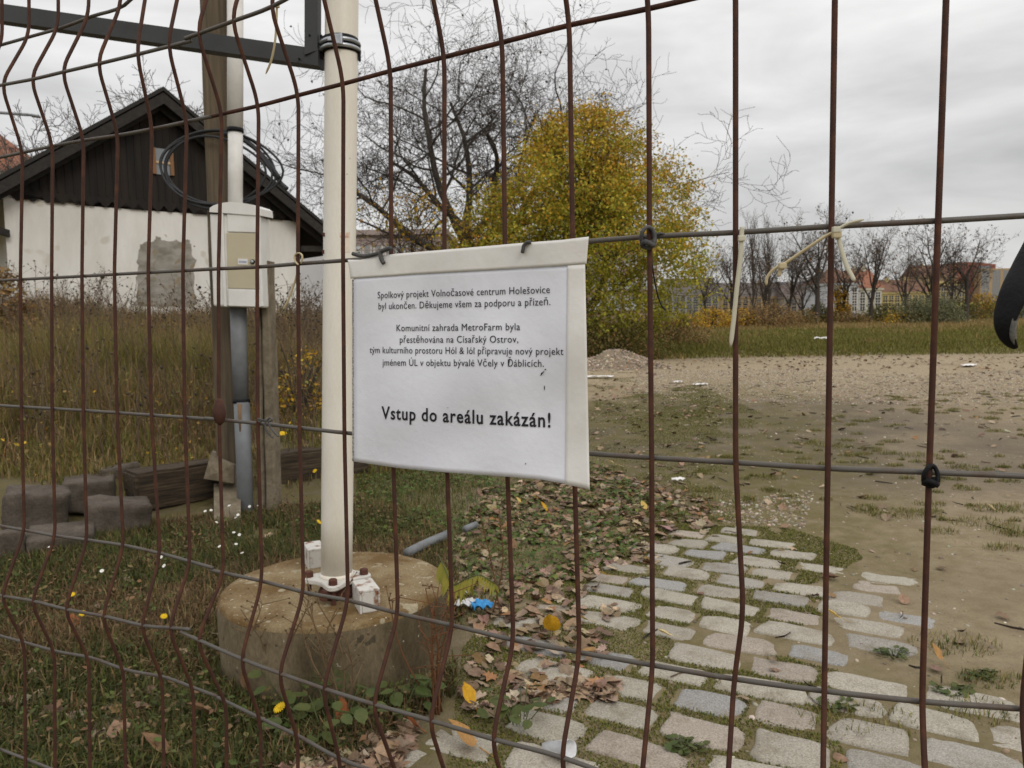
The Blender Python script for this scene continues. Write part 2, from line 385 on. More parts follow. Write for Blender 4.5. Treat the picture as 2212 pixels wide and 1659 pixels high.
def mul(a, b_):
    n = nd(t, 'ShaderNodeMath', operation='MULTIPLY'); t.links.new(a, n.inputs[0])
    if isinstance(b_, float): n.inputs[1].default_value = b_
    else: t.links.new(b_, n.inputs[1])
    return n.outputs[0]
c = mixc(rng_(noise(1.7), .35, .68), (.325, .262, .172), (.262, .210, .136))
c = mixc(rng_(noise(11), .42, .62, 0.0, .6), c, (.205, .155, .095))
c = mixc(mul(sp.outputs[1], rng_(noise(3.0), .3, .55, .5, 1.0)), c, (.138, .112, .082))
c = mixc(mul(sp.outputs[2], rng_(noise(26), .42, .56)), c, (.42, .34, .23))
c = mixc(mul(sp.outputs[2], rng_(noise(38), .56, .64)), c, (.10, .08, .06))
c = mixc(rng_(noise(150, 2.0), .66, .74, 0.0, .45), c, (.42, .37, .30))       # pale grit
c = mixc(rng_(noise(120, 2.0), .28, .36, .65, 0.0), c, (.06, .05, .04))
c = mixc(mul(sp.outputs[0], rng_(noise(9), .32, .58, .25, .95)), c, (.115, .098, .026))
t.links.new(c, b.inputs['Base Color'])
bp = nd(t, 'ShaderNodeBump', i_Strength=1.0, i_Distance=.012); t.links.new(noise(55, 7.0, .7), bp.inputs['Height']); t.links.new(bp.outputs[0], b.inputs['Normal'])
g = obj('ground', np.stack((X.ravel(), Y.ravel(), Zg.ravel()), 1), (L, np.full(len(L)//4, 4)), g_mat, col=zone)
tag(g, kind='structure')

# ------------------------------------------------------------------ granite setts, one paved surface
rng = np.random.default_rng(5)
du, dv = np.array((.878, -.479)), np.array((.479, .878))
V, F, C, nb = [], [], [], 0
sett_c = []
for r in range(0, 40):
    v = .95+r*.137; u = -3.2+rng.uniform(0, .2)
    while u < 3.4:
        ln = rng.uniform(.145, .222); wd = rng.uniform(.098, .118); gap = rng.uniform(.02, .045)
        cx = du*(u+ln/2)+dv*(v+rng.normal(0, .008)+.035*math.sin(u*1.3+.4)); u += ln+gap
        if cx[1] < .75: continue
        q = proj((cx[0], cx[1], 0.0))[0]
        if not inpoly(q[None], sett_poly)[0]: continue
        # how near the edge of the paved patch: setts there lie half buried
        nin = inpoly(proj([(cx[0]+.24*math.cos(a), cx[1]+.24*math.sin(a), 0) for a in np.arange(8)*TAU/8]), sett_poly).mean()
        if nin < .55 and rng.random() < .25: continue
        if math.hypot(cx[0]+.52, cx[1]-2.27) < .50: continue
        top = .0062+rng.normal(0, .0016)-(1-nin)*.0075
        litter = q[0] < 1340 and q[1] < 1560
        if litter: top -= .002
        if litter and rng.random() < .14: continue
        if rng.random() < .04: continue
        n = 22; a = np.arange(n)*TAU/n; e = rng.uniform(.32, .46)
        ca, sa = np.cos(a), np.sin(a); ox = np.sign(ca)*np.abs(ca)**e*ln/2; oy = np.sign(sa)*np.abs(sa)**e*wd/2
        k = 1.02+.06*np.sin(2*a+rng.uniform(0, 6))+.055*np.sin(3*a+rng.uniform(0, 6))+.035*np.sin(5*a+rng.uniform(0, 6))+.022*np.sin(8*a+rng.uniform(0, 6))
        ox *= k; oy *= k; th = rng.normal(0, .035); tx, ty = rng.normal(0, .022, 2)
        ring = []
        for s, z in ((1.12, -.030), (1.03, top-.0085), (.965, top-.0030), (.87, top-.0004), (.5, top+rng.normal(.0012, .0008))):
            px, py = ox*s, oy*s
            qx, qy = px*math.cos(th)-py*math.sin(th), px*math.sin(th)+py*math.cos(th)
            zz = z+(tx*px+ty*py)+rng.normal(0, .0011, n)
            ring.append(np.stack((cx[0]+qx*du[0]+qy*dv[0], cx[1]+qx*du[1]+qy*dv[1], zz), 1))
        W_ = np.concatenate(ring+[np.array([[cx[0], cx[1], top+.002]])])
        for i in range(4):
            for j in range(n): F.append((nb+i*n+j, nb+i*n+(j+1) % n, nb+(i+1)*n+(j+1) % n, nb+(i+1)*n+j))
        for j in range(n): F.append((nb+4*n+j, nb+4*n+(j+1) % n, nb+5*n))
        V.append(W_); nb += len(W_)
        base = np.array([(.315, .285, .235), (.335, .305, .25), (.285, .265, .232), (.315, .270, .222), (.262, .254, .240), (.32, .295, .24)][rng.integers(6)])*rng.uniform(.88, 1.1)
        C.append(np.repeat(base[None], len(W_), 0)); sett_c.append((cx[0], cx[1]))
setts = obj('cobblestone_paving', np.concatenate(V), F, M['sett'], col=np.concatenate(C)); tag(setts, kind='structure')
sett_c = np.array(sett_c)

# ------------------------------------------------------------------ ground cover (nobody could count it)
GREEN = [(.075, .085, .018), (.10, .10, .024), (.14, .11, .032), (.20, .145, .06), (.22, .15, .075), (.05, .062, .016)]
def px_area(n, poly, z=0.0, seed=0, zr=(.8, 30)):      # points of the ground inside an outline, even per square metre
    r = np.random.default_rng(seed); q = np.array([gp(x, y, z)[:2] for x, y in poly])
    lo, hi = q.min(0), q.max(0); out = []; tot = 0
    while tot < n:
        p = r.uniform(lo, hi, (n*2, 2)); p = p[inpoly(p, q)]; out.append(p); tot += len(p)
        if len(p) == 0: break
    p = np.concatenate(out)[:n]; return np.column_stack((p, gz(p[:, 0], p[:, 1])))
def stuff(name, parts, m, label, cat):
    v, f, c = merge(parts); o = obj(name, v, f, m, col=c, smooth=True)
    return tag(o, label, cat, kind='stuff')
# moss and short grass between the setts
rng = np.random.default_rng(21)
p = px_area(120000, [(960, 1690), (1000, 1400), (1090, 1290), (1400, 1130), (1700, 1140), (1990, 1230), (2020, 1400), (2240, 1560), (2260, 1690)], seed=3)
d = np.min(np.abs((p[:, None, :2]-sett_c[None, :, :])@du)/.125+0*p[:, :1], 1) if False else None
rel = p[:, None, :2]-sett_c[None]
inside = ((np.abs(rel@du) < .088) & (np.abs(rel@dv) < .048)).any(1)
dens = fnoise(p[:, 0], p[:, 1], 1.6, 30)+.25*vnoise(p[:, 0], p[:, 1], 9, 31)-.95*sstep(p[:, 0]-.45*p[:, 1], -.2, .42)
k = (~inside) & (dens > .44); p = p[k]; N = len(p)
tall = fnoise(p[:, 0], p[:, 1], 3.0, 33)
v1 = blades(p, rng.uniform(.003, .009, N)*(.4+tall*1.6), rng.uniform(.0022, .0045, N), rng.uniform(.2, 1.2, N), pick(rng, N, [(.125, .14, .02), (.16, .16, .026), (.085, .10, .018), (.23, .18, .07), (.065, .08, .018)], (4, 3, 2, 2, 1)), rng)
pm = px_area(60000, [(1285, 1200), (1285, 870), (1500, 830), (1900, 1000), (1800, 1130), (1560, 1130)], seed=35); km = fnoise(pm[:, 0], pm[:, 1], .9, 36)+.5*fnoise(pm[:, 0], pm[:, 1], 3.1, 37)-.30*sstep(pm[:, 0]-.22*pm[:, 1], -.2, 1.6) > .72; pm = pm[km]; nm = len(pm)
v2 = blades(pm, rng.uniform(.006, .018, nm), rng.uniform(.003, .006, nm), rng.uniform(.3, 1.3, nm), pick(rng, nm, [(.13, .14, .028), (.17, .16, .04), (.23, .18, .075), (.09, .105, .022)], (4, 3, 2, 2)), rng)
stuff('moss', [v1, v2], M['grass'], 'low moss and short grass in the joints of the setts and in patches on the dirt', 'moss')

# tufts on the bare dirt
rng = np.random.default_rng(22)
cen = px_area(230, [(1290, 1210), (1500, 1000), (1900, 850), (2230, 850), (2300, 1500), (2080, 1470), (1960, 1200)], seed=4)
cen = cen[(fnoise(cen[:, 0], cen[:, 1], .8, 40) > .40)]
spots = [(1950, 1105), (1975, 1115), (2120, 1130), (2030, 1150), (2140, 1100), (2190, 1100), (2170, 1185), (2200, 1150), (1800, 965), (1850, 985), (1880, 970), (1990, 985), (1960, 1020), (2080, 1010), (2110, 1020), (1925, 955), (1865, 1000), (1600, 925), (1533, 900), (1520, 892), (1750, 960), (1700, 1090), (1450, 1110), (1560, 1120), (2140, 1470), (2110, 1540), (2060, 1395), (1860, 1560)]
cen = np.vstack((cen, [gp(x, y) for x, y in spots]))
big = np.r_[rng.uniform(.02, .07, len(cen)-len(spots)), rng.uniform(.06, .13, len(spots))]
P_, H_, = [], []
for c0, s in zip(cen, big):
    n = int(40+s*1500); rr = s*np.sqrt(rng.random(n)); a = rng.uniform(0, TAU, n)
    P_.append(np.stack((c0[0]+rr*np.cos(a)*1.25, c0[1]+rr*np.sin(a)*.8, np.full(n, c0[2])), 1)); H_.append(rng.uniform(.012, .035, n)*(1+s*4)*(1-.5*(rr/s)**2))
P_ = np.concatenate(P_); H_ = np.concatenate(H_); N = len(P_)
stuff('grass_tufts', [blades(P_, H_, rng.uniform(.0018, .0038, N), rng.uniform(.2, 1.1, N), pick(rng, N, [(.13, .135, .026), (.18, .165, .045), (.27, .21, .085), (.085, .10, .024)], (3, 4, 3, 2)), rng)], M['grass'], 'small low tufts of grass scattered over the bare sandy ground', 'grass')

# thin grass over the soil around the leaf litter and beyond the sign
rng = np.random.default_rng(23)
p = px_area(90000, [(960, 1380), (770, 1250), (770, 1010), (1290, 800), (1520, 815), (1560, 1000), (1700, 1130), (1400, 1160), (1100, 1300)], seed=5)
k = fnoise(p[:, 0], p[:, 1], 1.5, 41)+.5*sstep(-p[:, 0]+.02*p[:, 1], -.6, .5) > .56; p = p[k]; N = len(p)
hh = .28+1.2*sstep(-p[:, 0]-.02*p[:, 1], -.3, .4)
rh = np.random.default_rng(77); ph = px_area(7000, [(770, 1010), (1290, 1000), (1500, 1130), (1290, 1230), (1100, 1300), (980, 1300), (960, 1180), (780, 1160)], seed=78); ph = ph[fnoise(ph[:, 0], ph[:, 1], 2.1, 79) > .45]; nh = len(ph); ph[:, 2] += rh.uniform(.004, .03, nh)
lf0 = [(0, 0, 0), (-.32, .45, .06), (0, .5, -.03), (.32, .45, .06), (0, 1, -.10)]
hb = scatter(lf0, [(0, 2, 1), (0, 3, 2), (1, 2, 4), (2, 3, 4)], ph, rotm(rh.uniform(0, TAU, nh), rh.uniform(-.5, .6, nh), rh.normal(0, .3, nh)), rh.uniform(.012, .036, nh), pick(rh, nh, [(.095, .135, .03), (.065, .10, .024), (.13, .155, .038), (.17, .12, .05)], (4, 3, 2, 1)))
stuff('thin_grass', [hb, blades(p, rng.uniform(.015, .05, N)*hh, rng.uniform(.002, .005, N), rng.uniform(.2, 1.2, N), pick(rng, N, [(.07, .095, .02), (.095, .115, .024), (.14, .115, .036), (.18, .13, .055)], (4, 3, 2, 1.5)), rng)], M['grass'], 'thin green grass growing through the soil behind the sign', 'grass')

# rough grass and low herbs in the left foreground
rng = np.random.default_rng(24)
poly = [(-700, 1690), (-700, 1180), (-120, 1180), (300, 1140), (480, 1110), (700, 1090), (780, 1080), (960, 1150), (1000, 1300), (985, 1500), (780, 1640), (560, 1690)]
p = px_area(150000, poly, seed=6); r0 = np.hypot(p[:, 0]+.52, p[:, 1]-2.27)
nn = fnoise(p[:, 0], p[:, 1], 2.4, 45); k = (r0 > .365) & (nn+.15*rng.random(len(p)) > .36); p = p[k]; nn = nn[k]; N = len(p)
hg = rng.uniform(.02, .075, N)*(.35+1.3*nn)*(1-.4*sstep(p[:, 0], -.4, .2))
bw = sstep(fnoise(p[:, 0], p[:, 1], 1.3, 48)+.35*fnoise(p[:, 0], p[:, 1], 5, 49)+.25*(rng.random(N)-.5), .58, .82)[:, None]
cgg = np.where(rng.random((N, 1)) < .15+.75*bw, pick(rng, N, [(.155, .10, .045), (.21, .135, .065), (.105, .068, .032), (.26, .185, .09)], (3, 2, 2, 1)), pick(rng, N, [(.06, .072, .016), (.082, .09, .02), (.042, .054, .014), (.11, .10, .027)], (3, 3, 2, 2)))
g1 = blades(p, hg, rng.uniform(.002, .006, N), rng.uniform(.2, 1.4, N), cgg, rng)
leaf4 = [(0, 0, 0), (-.32, .45, .06), (0, .5, -.03), (.32, .45, .06), (0, 1, -.10)]; leaf4f = [(0, 2, 1), (0, 3, 2), (1, 2, 4), (2, 3, 4)]
p2 = px_area(11000, poly, seed=7); r0 = np.hypot(p2[:, 0]+.52, p2[:, 1]-2.27)
p2 = p2[(r0 > .37) & (fnoise(p2[:, 0], p2[:, 1], 1.7, 46) > .50)]; N = len(p2); p2[:, 2] += rng.uniform(.004, .05, N)
g2 = scatter(leaf4, leaf4f, p2, rotm(rng.uniform(0, TAU, N), rng.uniform(-.5, .6, N), rng.normal(0, .3, N)), rng.uniform(.008, .026, N), pick(rng, N, [(.075, .095, .022), (.10, .12, .03), (.06, .07, .02), (.17, .12, .05), (.20, .12, .06)], (3, 2, 2, 2.5, 2)))
stuff('rough_grass', [g1, g2], M['grass'], 'rough low grass and herbs covering the ground in front of the timber edging', 'grass')

# tall dry weeds on the raised bed in front of the shed
rng = np.random.default_rng(25)
def weed_field(n, xr, yr, seed, hfun, keep):
    r = np.random.default_rng(seed); out = []
    y = yr[0]*(yr[1]/yr[0])**r.random(n); xx = r.uniform(xr[0], xr[1], n)*y
    p = np.column_stack((xx, y, gz(xx, y))); return p[keep(p)]
def bedside(p): return -.54*(p[:, 0]+1.99)+.85*(p[:, 1]-4.02)
p = weed_field(165000, (-.95, .09), (3.9, 14.5), 8, None, lambda p: (bedside(p) > .03) & (-.15*p[:, 1]-p[:, 0] > -2.6*fnoise(p[:, 0], p[:, 1], .8, 52)-.1))
# stop at the wall of the shed
p = p[(.665*(p[:, 0]+8.1)-.747*(p[:, 1]-12.4) > .25)]
p = p[fnoise(p[:, 0], p[:, 1], 1.9, 53)+.3*rng.random(len(p)) > .42]
nn = fnoise(p[:, 0], p[:, 1], 1.1, 50); n3 = fnoise(p[:, 0], p[:, 1], .5, 51)
s = bedside(p); N = len(p)
ht = (.08+.46*sstep(s, .15, 1.8)-.10*sstep(s, 2.5, 6))*(.35+1.15*nn)*rng.uniform(.5, 1.3, N)*(.35+.65*sstep(-.15*p[:, 1]-p[:, 0], -1.3, .1))
gn = np.maximum(sstep(nn*.6+n3*.6+.25*rng.random(N), .55, .8), .8*(1-sstep(s, .3, 1.6)))[:, None]*(1-.55*sstep(s, 3.2, 5.5))[:, None]
cb = pick(rng, N, [(.26, .175, .095), (.20, .13, .07), (.34, .245, .135), (.155, .11, .062), (.31, .175, .07)], (4, 3, 2, 2, 1)); cg = pick(rng, N, [(.17, .15, .036), (.12, .125, .028), (.22, .17, .05)], (3, 2, 2))
cw = np.where(rng.random((N, 1)) < gn*.76, cg, cb)
wd = rng.uniform(.0025, .006, N)*(.6+.12*p[:, 1])
w1 = blades(p, ht, wd, rng.uniform(.05, .9, N), cw, rng, .6)
p2 = p[rng.choice(len(p), 16000, False)].copy(); N = len(p2); p2[:, 2] += rng.uniform(.02, .36, N)*sstep(bedside(p2), 0, 1.5)
w2 = scatter(leaf4, leaf4f, p2, rotm(rng.uniform(0, TAU, N), rng.uniform(-.8, .8, N), rng.normal(0, .5, N)), rng.uniform(.014, .034, N)*(.7+.07*p2[:, 1]), pick(rng, N, [(.22, .145, .05), (.14, .13, .032), (.32, .19, .035), (.16, .085, .035), (.52, .31, .02)], (4, 3, 1.4, 2, 1.0)))
stuff('dry_weeds', [w1, w2], M['grass'], 'tall dry brown weeds and grass on the raised bed before the white shed', 'weeds')
# seed stalks that stand up against the white wall
rng = np.random.default_rng(26); parts_v, parts_f, n0 = [], [], 0; heads = []
for k in range(520):
    y = rng.uniform(4.3, 11.5); u = rng.uniform(-.66, -.235)
    if rng.random() < .45: u = rng.choice([-.36, -.33, -.265, -.25, -.285, -.55, -.63])+rng.normal(0, .018)
    x = u*y; z = float(gz(x, y)); H = rng.uniform(.5, 1.05)*(1-.03*(y-6))*(.55+.45*float(sstep(np.array(y), 4.3, 7)))
    if -.54*(x+1.99)+.85*(y-4.02) < .1 or .665*(x+8.1)-.747*(y-12.4) < .3: continue
    a = rng.uniform(0, TAU); q = np.array([(x, y, z), (x+.04*math.cos(a), y+.04*math.sin(a), z+H*.5), (x+.30*H*math.cos(a), y+.30*H*math.sin(a), z+H)])
    V, F = tube(spline(q, 3), np.linspace(.0045, .0022, 7), 3, False); parts_v.append(V); parts_f += [tuple(i+n0 for i in f) for f in F]; n0 += len(V)
    for j in range(rng.integers(3, 9) if y > 7.2 else rng.integers(0, 3)):
        t0 = rng.uniform(.45, 1); b0 = q[1]*(1-(t0-.5)*2)+q[2]*(t0-.5)*2 if t0 > .5 else q[1]
        e = b0+np.array((rng.normal(0, .10), rng.normal(0, .10), rng.uniform(.03, .14)))
        V, F = tube(np.array((b0, (b0+e)/2+(0, 0, .01), e)), .0018, 3, False); parts_v.append(V); parts_f += [tuple(i+n0 for i in f) for f in F]; n0 += len(V); heads.append(e)
Vs = np.concatenate(parts_v); cnt = np.array([len(f) for f in parts_f]); Ls = np.array([i for f in parts_f for i in f])
ico = bmesh.new(); bmesh.ops.create_icosphere(ico, subdivisions=1, radius=1); ICV = np.array([v.co[:] for v in ico.verts]); ICF = [tuple(v.index for v in f.verts) for f in ico.faces]; ico.free()
heads = np.array(heads); N = len(heads)
w3 = scatter(ICV, ICF, heads, rotm(rng.uniform(0, 6, N), rng.uniform(-1, 1, N), rng.uniform(-1, 1, N)), np.column_stack((rng.uniform(.006, .011, N),)*2+(rng.uniform(.008, .016, N),)), pick(rng, N, [(.06, .045, .033), (.13, .085, .05)], (2, 1)))
stuff('seed_stalks', [(Vs, (Ls, cnt), np.repeat(np.array([(.17, .12, .075)]), len(Vs), 0)), w3], M['grass'], 'thin dry stalks with dark seed heads standing against the white shed wall', 'weeds')

# the far field of grass, taller brown weeds on its left
rng = np.random.default_rng(27)
N = 150000; y = 17.0*(62/17.0)**rng.random(N); x = rng.uniform(-.12, .82, N)*y
edge = 17.0+3.4*(rng.random(N)**2)*fnoise(x, y, .8, 19)+1.2*(.5-fnoise(x, y*0+3, .55, 11))+1.4*(1-sstep(x, -1, 5))*-1.2
k = y > edge; p = np.column_stack((x, y, gz(x, y)))[k]; N = len(p)
n1_, n2_ = fnoise(p[:, 0]*.5, p[:, 1], .35, 60), fnoise(p[:, 0], p[:, 1], .9, 61)
brown = sstep(n1_+.35*n2_+.5*sstep(p[:, 1], 30, 45)+.35*(1-sstep(p[:, 0]/p[:, 1], .10, .36)), .78, 1.08)
H = rng.uniform(.07, .20, N)*(.5+.9*n2_)*(.5+.5*sstep(p[:, 1], 17.5, 22))+brown*rng.uniform(0, .22, N)+.35*(1-sstep(p[:, 0]/p[:, 1], .16, .30))*rng.random(N)*sstep(p[:, 1], 18, 20)
cgr = pick(rng, N, [(.125, .125, .022), (.16, .15, .030), (.095, .10, .018), (.22, .18, .05)], (4, 3, 2, 2)); cbr = pick(rng, N, [(.31, .21, .085), (.23, .155, .065), (.38, .27, .12), (.20, .16, .045)], (3, 3, 1, 2))
cc_ = np.where(rng.random((N, 1)) < brown[:, None]*.9, cbr, cgr)
f1 = blades(p, H, rng.uniform(.012, .022, N)*(.4+.03*p[:, 1]), rng.uniform(.1, .9, N), cc_, rng)
stuff('field_grass', [f1], M['grass'], 'wide field of green and straw coloured grass beyond the bare ground', 'grass')

# fallen leaves, pebbles and twigs
def fan(out, curl, fold, seed):        # a leaf from its outline: rim, mid ring and centre, gently curled
    o = np.array(out, float); rg = np.random.default_rng(seed); n = len(o); c0 = np.array((0, .05))
    z = lambda p, k: fold*abs(p[0])+curl*math.sin(3.1*p[1]+k)+rg.normal(0, .02)
    V = [(p[0], p[1], z(p, 0)+.10*np.hypot(*p)) for p in o]+[(*(c0+(p-c0)*.5), z(c0+(p-c0)*.5, .2)) for p in o]+[(c0[0], c0[1], 0)]
    F = [(i, (i+1) % n, n+(i+1) % n, n+i) for i in range(n)]+[(n+i, n+(i+1) % n, 2*n) for i in range(n)]
    return V, F
OV = [(0, -.55), (.02, -.42), (.22, -.40), (.34, -.22), (.40, -.02), (.31, .16), (.26, .30), (.11, .42), (0, .56), (-.10, .40), (-.27, .28), (-.33, .12), (-.38, -.06), (-.36, -.24), (-.20, -.41), (-.02, -.42)]
LO = [(0, -.5), (.06, -.28), (.30, -.36), (.27, -.18), (.50, -.10), (.36, .02), (.46, .22), (.24, .18), (.16, .30), (.05, .54), (-.10, .32), (-.18, .17), (-.42, .26), (-.33, .03), (-.50, -.06), (-.28, -.17), (-.32, -.34), (-.07, -.28)]
TO = [(0, -.5), (.20, -.34), (.30, -.10), (.16, .02), (.34, .14), (.20, .36), (0, .44), (-.16, .40), (-.12, .22), (-.32, .10), (-.28, -.14), (-.16, -.36)]
TEMPL = [fan(OV, .10, .12, 1), fan(LO, .07, .16, 2), fan(TO, .14, .30, 3), fan(OV, -.09, .40, 4), fan(LO, -.12, -.10, 5)]
LV, LF = TEMPL[0]
BROWN = [(.215, .145, .09), (.28, .20, .13), (.13, .085, .052), (.36, .275, .19), (.19, .13, .09), (.25, .135, .06)]
rng = np.random.default_rng(28)
def litter(n, poly, seed, dens=None, z=0.004, smin=.03, smax=.07):
    p = px_area(n, poly, seed=seed)
    if dens is not None: p = p[dens(p)]
    r0 = np.hypot(p[:, 0]+.52, p[:, 1]-2.27); p = p[r0 > .40]; N = len(p); r = np.random.default_rng(seed+100)
    p[:, 2] += z+r.uniform(.001, .010, N)
    out = []; kk = r.integers(0, len(TEMPL), N); cl_ = pick(r, N, BROWN, (3, 3, 2, 2, 2, 1))
    for t_, (tv, tf) in enumerate(TEMPL):
        m = kk == t_; n = int(m.sum()); s_ = r.uniform(smin, smax, n)
        out.append(scatter(tv, tf, p[m], rotm(r.uniform(0, TAU, n), r.normal(0, .20, n), r.normal(0, .20, n)), np.column_stack((s_*r.uniform(.75, 1.05, n), s_, s_*r.uniform(.5, 1.3, n)*r.choice([-1, 1], n, p=[.25, .75]))), cl_[m]))
    return merge(out)
la = litter(1900, [(990, 1440), (970, 1180), (1040, 1060), (1290, 1010), (1560, 1090), (1480, 1240), (1340, 1330), (1300, 1420), (1200, 1520), (1010, 1560)], 11, lambda p: fnoise(p[:, 0], p[:, 1], 2.2, 70)+.22*vnoise(p[:, 0], p[:, 1], 7, 75) > .47, smin=.028, smax=.066)
lb = litter(1150, [(960, 1560), (1200, 1480), (1330, 1480), (1300, 1690), (560, 1690), (800, 1600)], 12, lambda p: fnoise(p[:, 0], p[:, 1], 2.6, 71) > .43, smin=.035, smax=.074)
lc = litter(420, [(1280, 830), (1560, 820), (1560, 1000), (1450, 1120), (1280, 1120)], 13, lambda p: fnoise(p[:, 0], p[:, 1], 1.2, 72)-.25*sstep(p[:, 0], 1, 3) > .33)
ld = litter(320, [(1330, 1180), (1600, 800), (2230, 800), (2230, 1690), (1400, 1690)], 14)
le = litter(300, [(-80, 1690), (-80, 1150), (600, 1120), (780, 1100), (900, 1500), (780, 1660)], 15, lambda p: fnoise(p[:, 0], p[:, 1], 1.8, 73) > .42)
lf = litter(900, [(1270, 790), (1400, 752), (2260, 772), (2260, 800), (1500, 800), (1280, 830)], 16, None, .005, .05, .09)
stuff('leaf_litter', [la, lb, lc, ld, le, lf], M['dead_leaf'], 'curled brown fallen leaves lying over the setts and grass', 'leaves')
rng = np.random.default_rng(29)
def pebs(n, poly, seed, smin, smax, keep=None):
    p = px_area(n, poly, seed=seed)
    if keep is not None: p = p[keep(p)]
    r = np.random.default_rng(seed+200); N = len(p); s = r.uniform(smin, smax, N)*r.uniform(.5, 1.2, N)
    return scatter(ICV, ICF, p, rotm(r.uniform(0, 6, N), r.uniform(-.3, .3, N), r.uniform(-.3, .3, N)), np.column_stack((s, s*r.uniform(.6, 1, N), s*r.uniform(.35, .7, N))), pick(r, N, [(.36, .31, .24), (.25, .205, .15), (.48, .43, .36), (.14, .115, .09), (.28, .19, .13)], (4, 3, 1.3, 2, 1.2)))
pa = pebs(16000, [(1380, 800), (2240, 795), (2240, 880), (1560, 870), (1350, 850)], 31, .005, .017, lambda p: fnoise(p[:, 0], p[:, 1], .45, 80) > .40)
pb = pebs(3600, [(1290, 850), (2240, 850), (2300, 1690), (1450, 1690), (1290, 1250)], 32, .003, .011)
pc = pebs(700, [(1500, 1090), (1760, 1060), (1740, 1140), (1560, 1130)], 33, .005, .013)
stuff('loose_gravel', [pa, pb, pc], M['pebble'], 'loose pale gravel and grit spread over the bare ground', 'gravel')
p = px_area(320, [(1290, 830), (2240, 800), (2300, 1690), (1400, 1690)], seed=34); N = len(p); p[:, 2] += .006
stick = [(-.5, 0, 0), (-.5, .03, .03), (0, .06, 0), (0, .09, .03), (.5, 0, .01), (.5, .03, .03)]
stuff('twig_litter', [scatter(stick, [(0, 2, 3, 1), (2, 4, 5, 3), (0, 1, 3, 2), (2, 3, 5, 4)], p, rotm(rng.uniform(0, 6, N), rng.normal(0, .05, N), rng.normal(0, .05, N)), np.column_stack((rng.uniform(.03, .10, N), rng.uniform(.06, .13, N), rng.uniform(.1, .3, N))), pick(rng, N, [(.04, .032, .027), (.08, .055, .04)], (2, 1)))], M['dead_leaf'], 'small dark twigs and scraps of bark strewn over the sandy ground', 'twigs')
# ------------------------------------------------------------------ the mesh fence: two rusty panels with folded-in ribs
WA = [(44, 603), (111.5, 599.5), (177, 596), (247, 592), (320, 588), (395, 584), (472, 580), (555.5, 576), (643.5, 569), (741, 562), (845, 554), (960, 545), (1091, 534), (1237, 523), (1403, 510), (1589, 501), (1796, 488), (2026.6, 475.7), (2290, 460)]
WB = [(46, 880), (112.5, 884), (180, 888), (253, 893), (327, 898), (399, 903), (473, 908), (557, 916), (647, 926), (744, 936.5), (848, 946), (964, 956), (1094, 966), (1240, 979), (1407.6, 991), (1589, 1001.4), (1788, 1014), (2007, 1022.5), (2260, 1033)]
WC = [(53, 1148), (119.5, 1160), (188, 1169), (267, 1181), (346, 1199), (411, 1217), (483, 1241), (566, 1259), (656, 1283), (752, 1301), (860, 1329), (977.7, 1355.5), (1109.6, 1387), (1252, 1413.6), (1410, 1441.8), (1585.5, 1471.6), (1780.6, 1498), (1991.5, 1521), (2207, 1537)]
WD = [(2, 1290), (67, 1301), (139, 1319), (220, 1334), (304, 1354), (364, 1359), (424, 1386), (519, 1428), (601, 1459), (696, 1492), (803.7, 1526), (926.7, 1561), (1062, 1601.8), (1211.5, 1642)]
WE = [(53, 1392), (118, 1410), (192, 1424), (267, 1450), (350, 1466), (418, 1491), (489, 1522), (563, 1558), (643, 1596), (735, 1646)]
WT = [(49, 327), (114, 313), (181, 301), (255, 290), (329, 276), (404, 260), (480, 243), (559, 225), (645, 202), (742, 177), (844, 149), (960, 119), (1085, 87), (1230, 50), (1401, 14)]
WU = [(2, 181), (65, 169), (132, 153), (209, 135), (295, 114), (362, 97), (425, 69), (499, 42), (582, 10.5)]
WV = [(63, 76), (126, 58), (192, 33), (262, 9)]
NW = len(WA)
# depth of every wire from its known 0.2 m spacing between two cross wires, smoothed along the fence
def elev(x, y): d = ray(x, y); return d[2]/d[1]
zr = np.array([.2/(elev(*WA[k])-elev(*WB[k])) for k in range(NW)]); xs = np.array([w[0] for w in WA], float)
cf = np.polyfit(xs, 1/zr, 3)
def fz(x): return 1/np.polyval(cf, x)
def flat(k, pt): return at(pt[0], pt[1], fz(xs[k]))
wires = []
for k in range(NW):
    A, B, C_ = flat(k, WA[k]), flat(k, WB[k]), flat(k, WC[k])
    tdir = at(xs[min(k+1, NW-1)], WA[min(k+1, NW-1)][1], fz(xs[min(k+1, NW-1)]))-at(xs[max(k-1, 0)], WA[max(k-1, 0)][1], fz(xs[max(k-1, 0)]))
    tdir[2] = 0; tdir /= np.linalg.norm(tdir); nrm = np.array((tdir[1], -tdir[0], 0.0))       # towards the camera
    sl = (A-B)/np.linalg.norm(A-B); fold = nrm*.036
    D_ = at(*WD[k], fz(xs[k])-.0335) if k < len(WD) else C_-sl*.1+fold
    E = flat(k, WE[k]) if k < len(WE) else C_-sl*.2
    T = flat(k, WT[k]) if k < len(WT) else A+sl*.2
    U = at(*WU[k], fz(xs[k])-.0335) if k < len(WU) else T+sl*.1+fold
    V_ = flat(k, WV[k]) if k < len(WV) else T+sl*.2
    pts = [V_+sl*.45, V_+sl*.2, V_, U, T, A, B, C_, D_, E, E-sl*.2, np.array((*(E-sl*.4)[:2], .04))]
    wires.append((pts, nrm, tdir))
for m in range(4):                     # the panel carries on to the right, out of the picture
    p1_, p0_ = wires[-1], wires[-2]; wires.append(([a+(a-b_) for a, b_ in zip(p1_[0], p0_[0])], p1_[1], p1_[2]))
NW = len(wires)
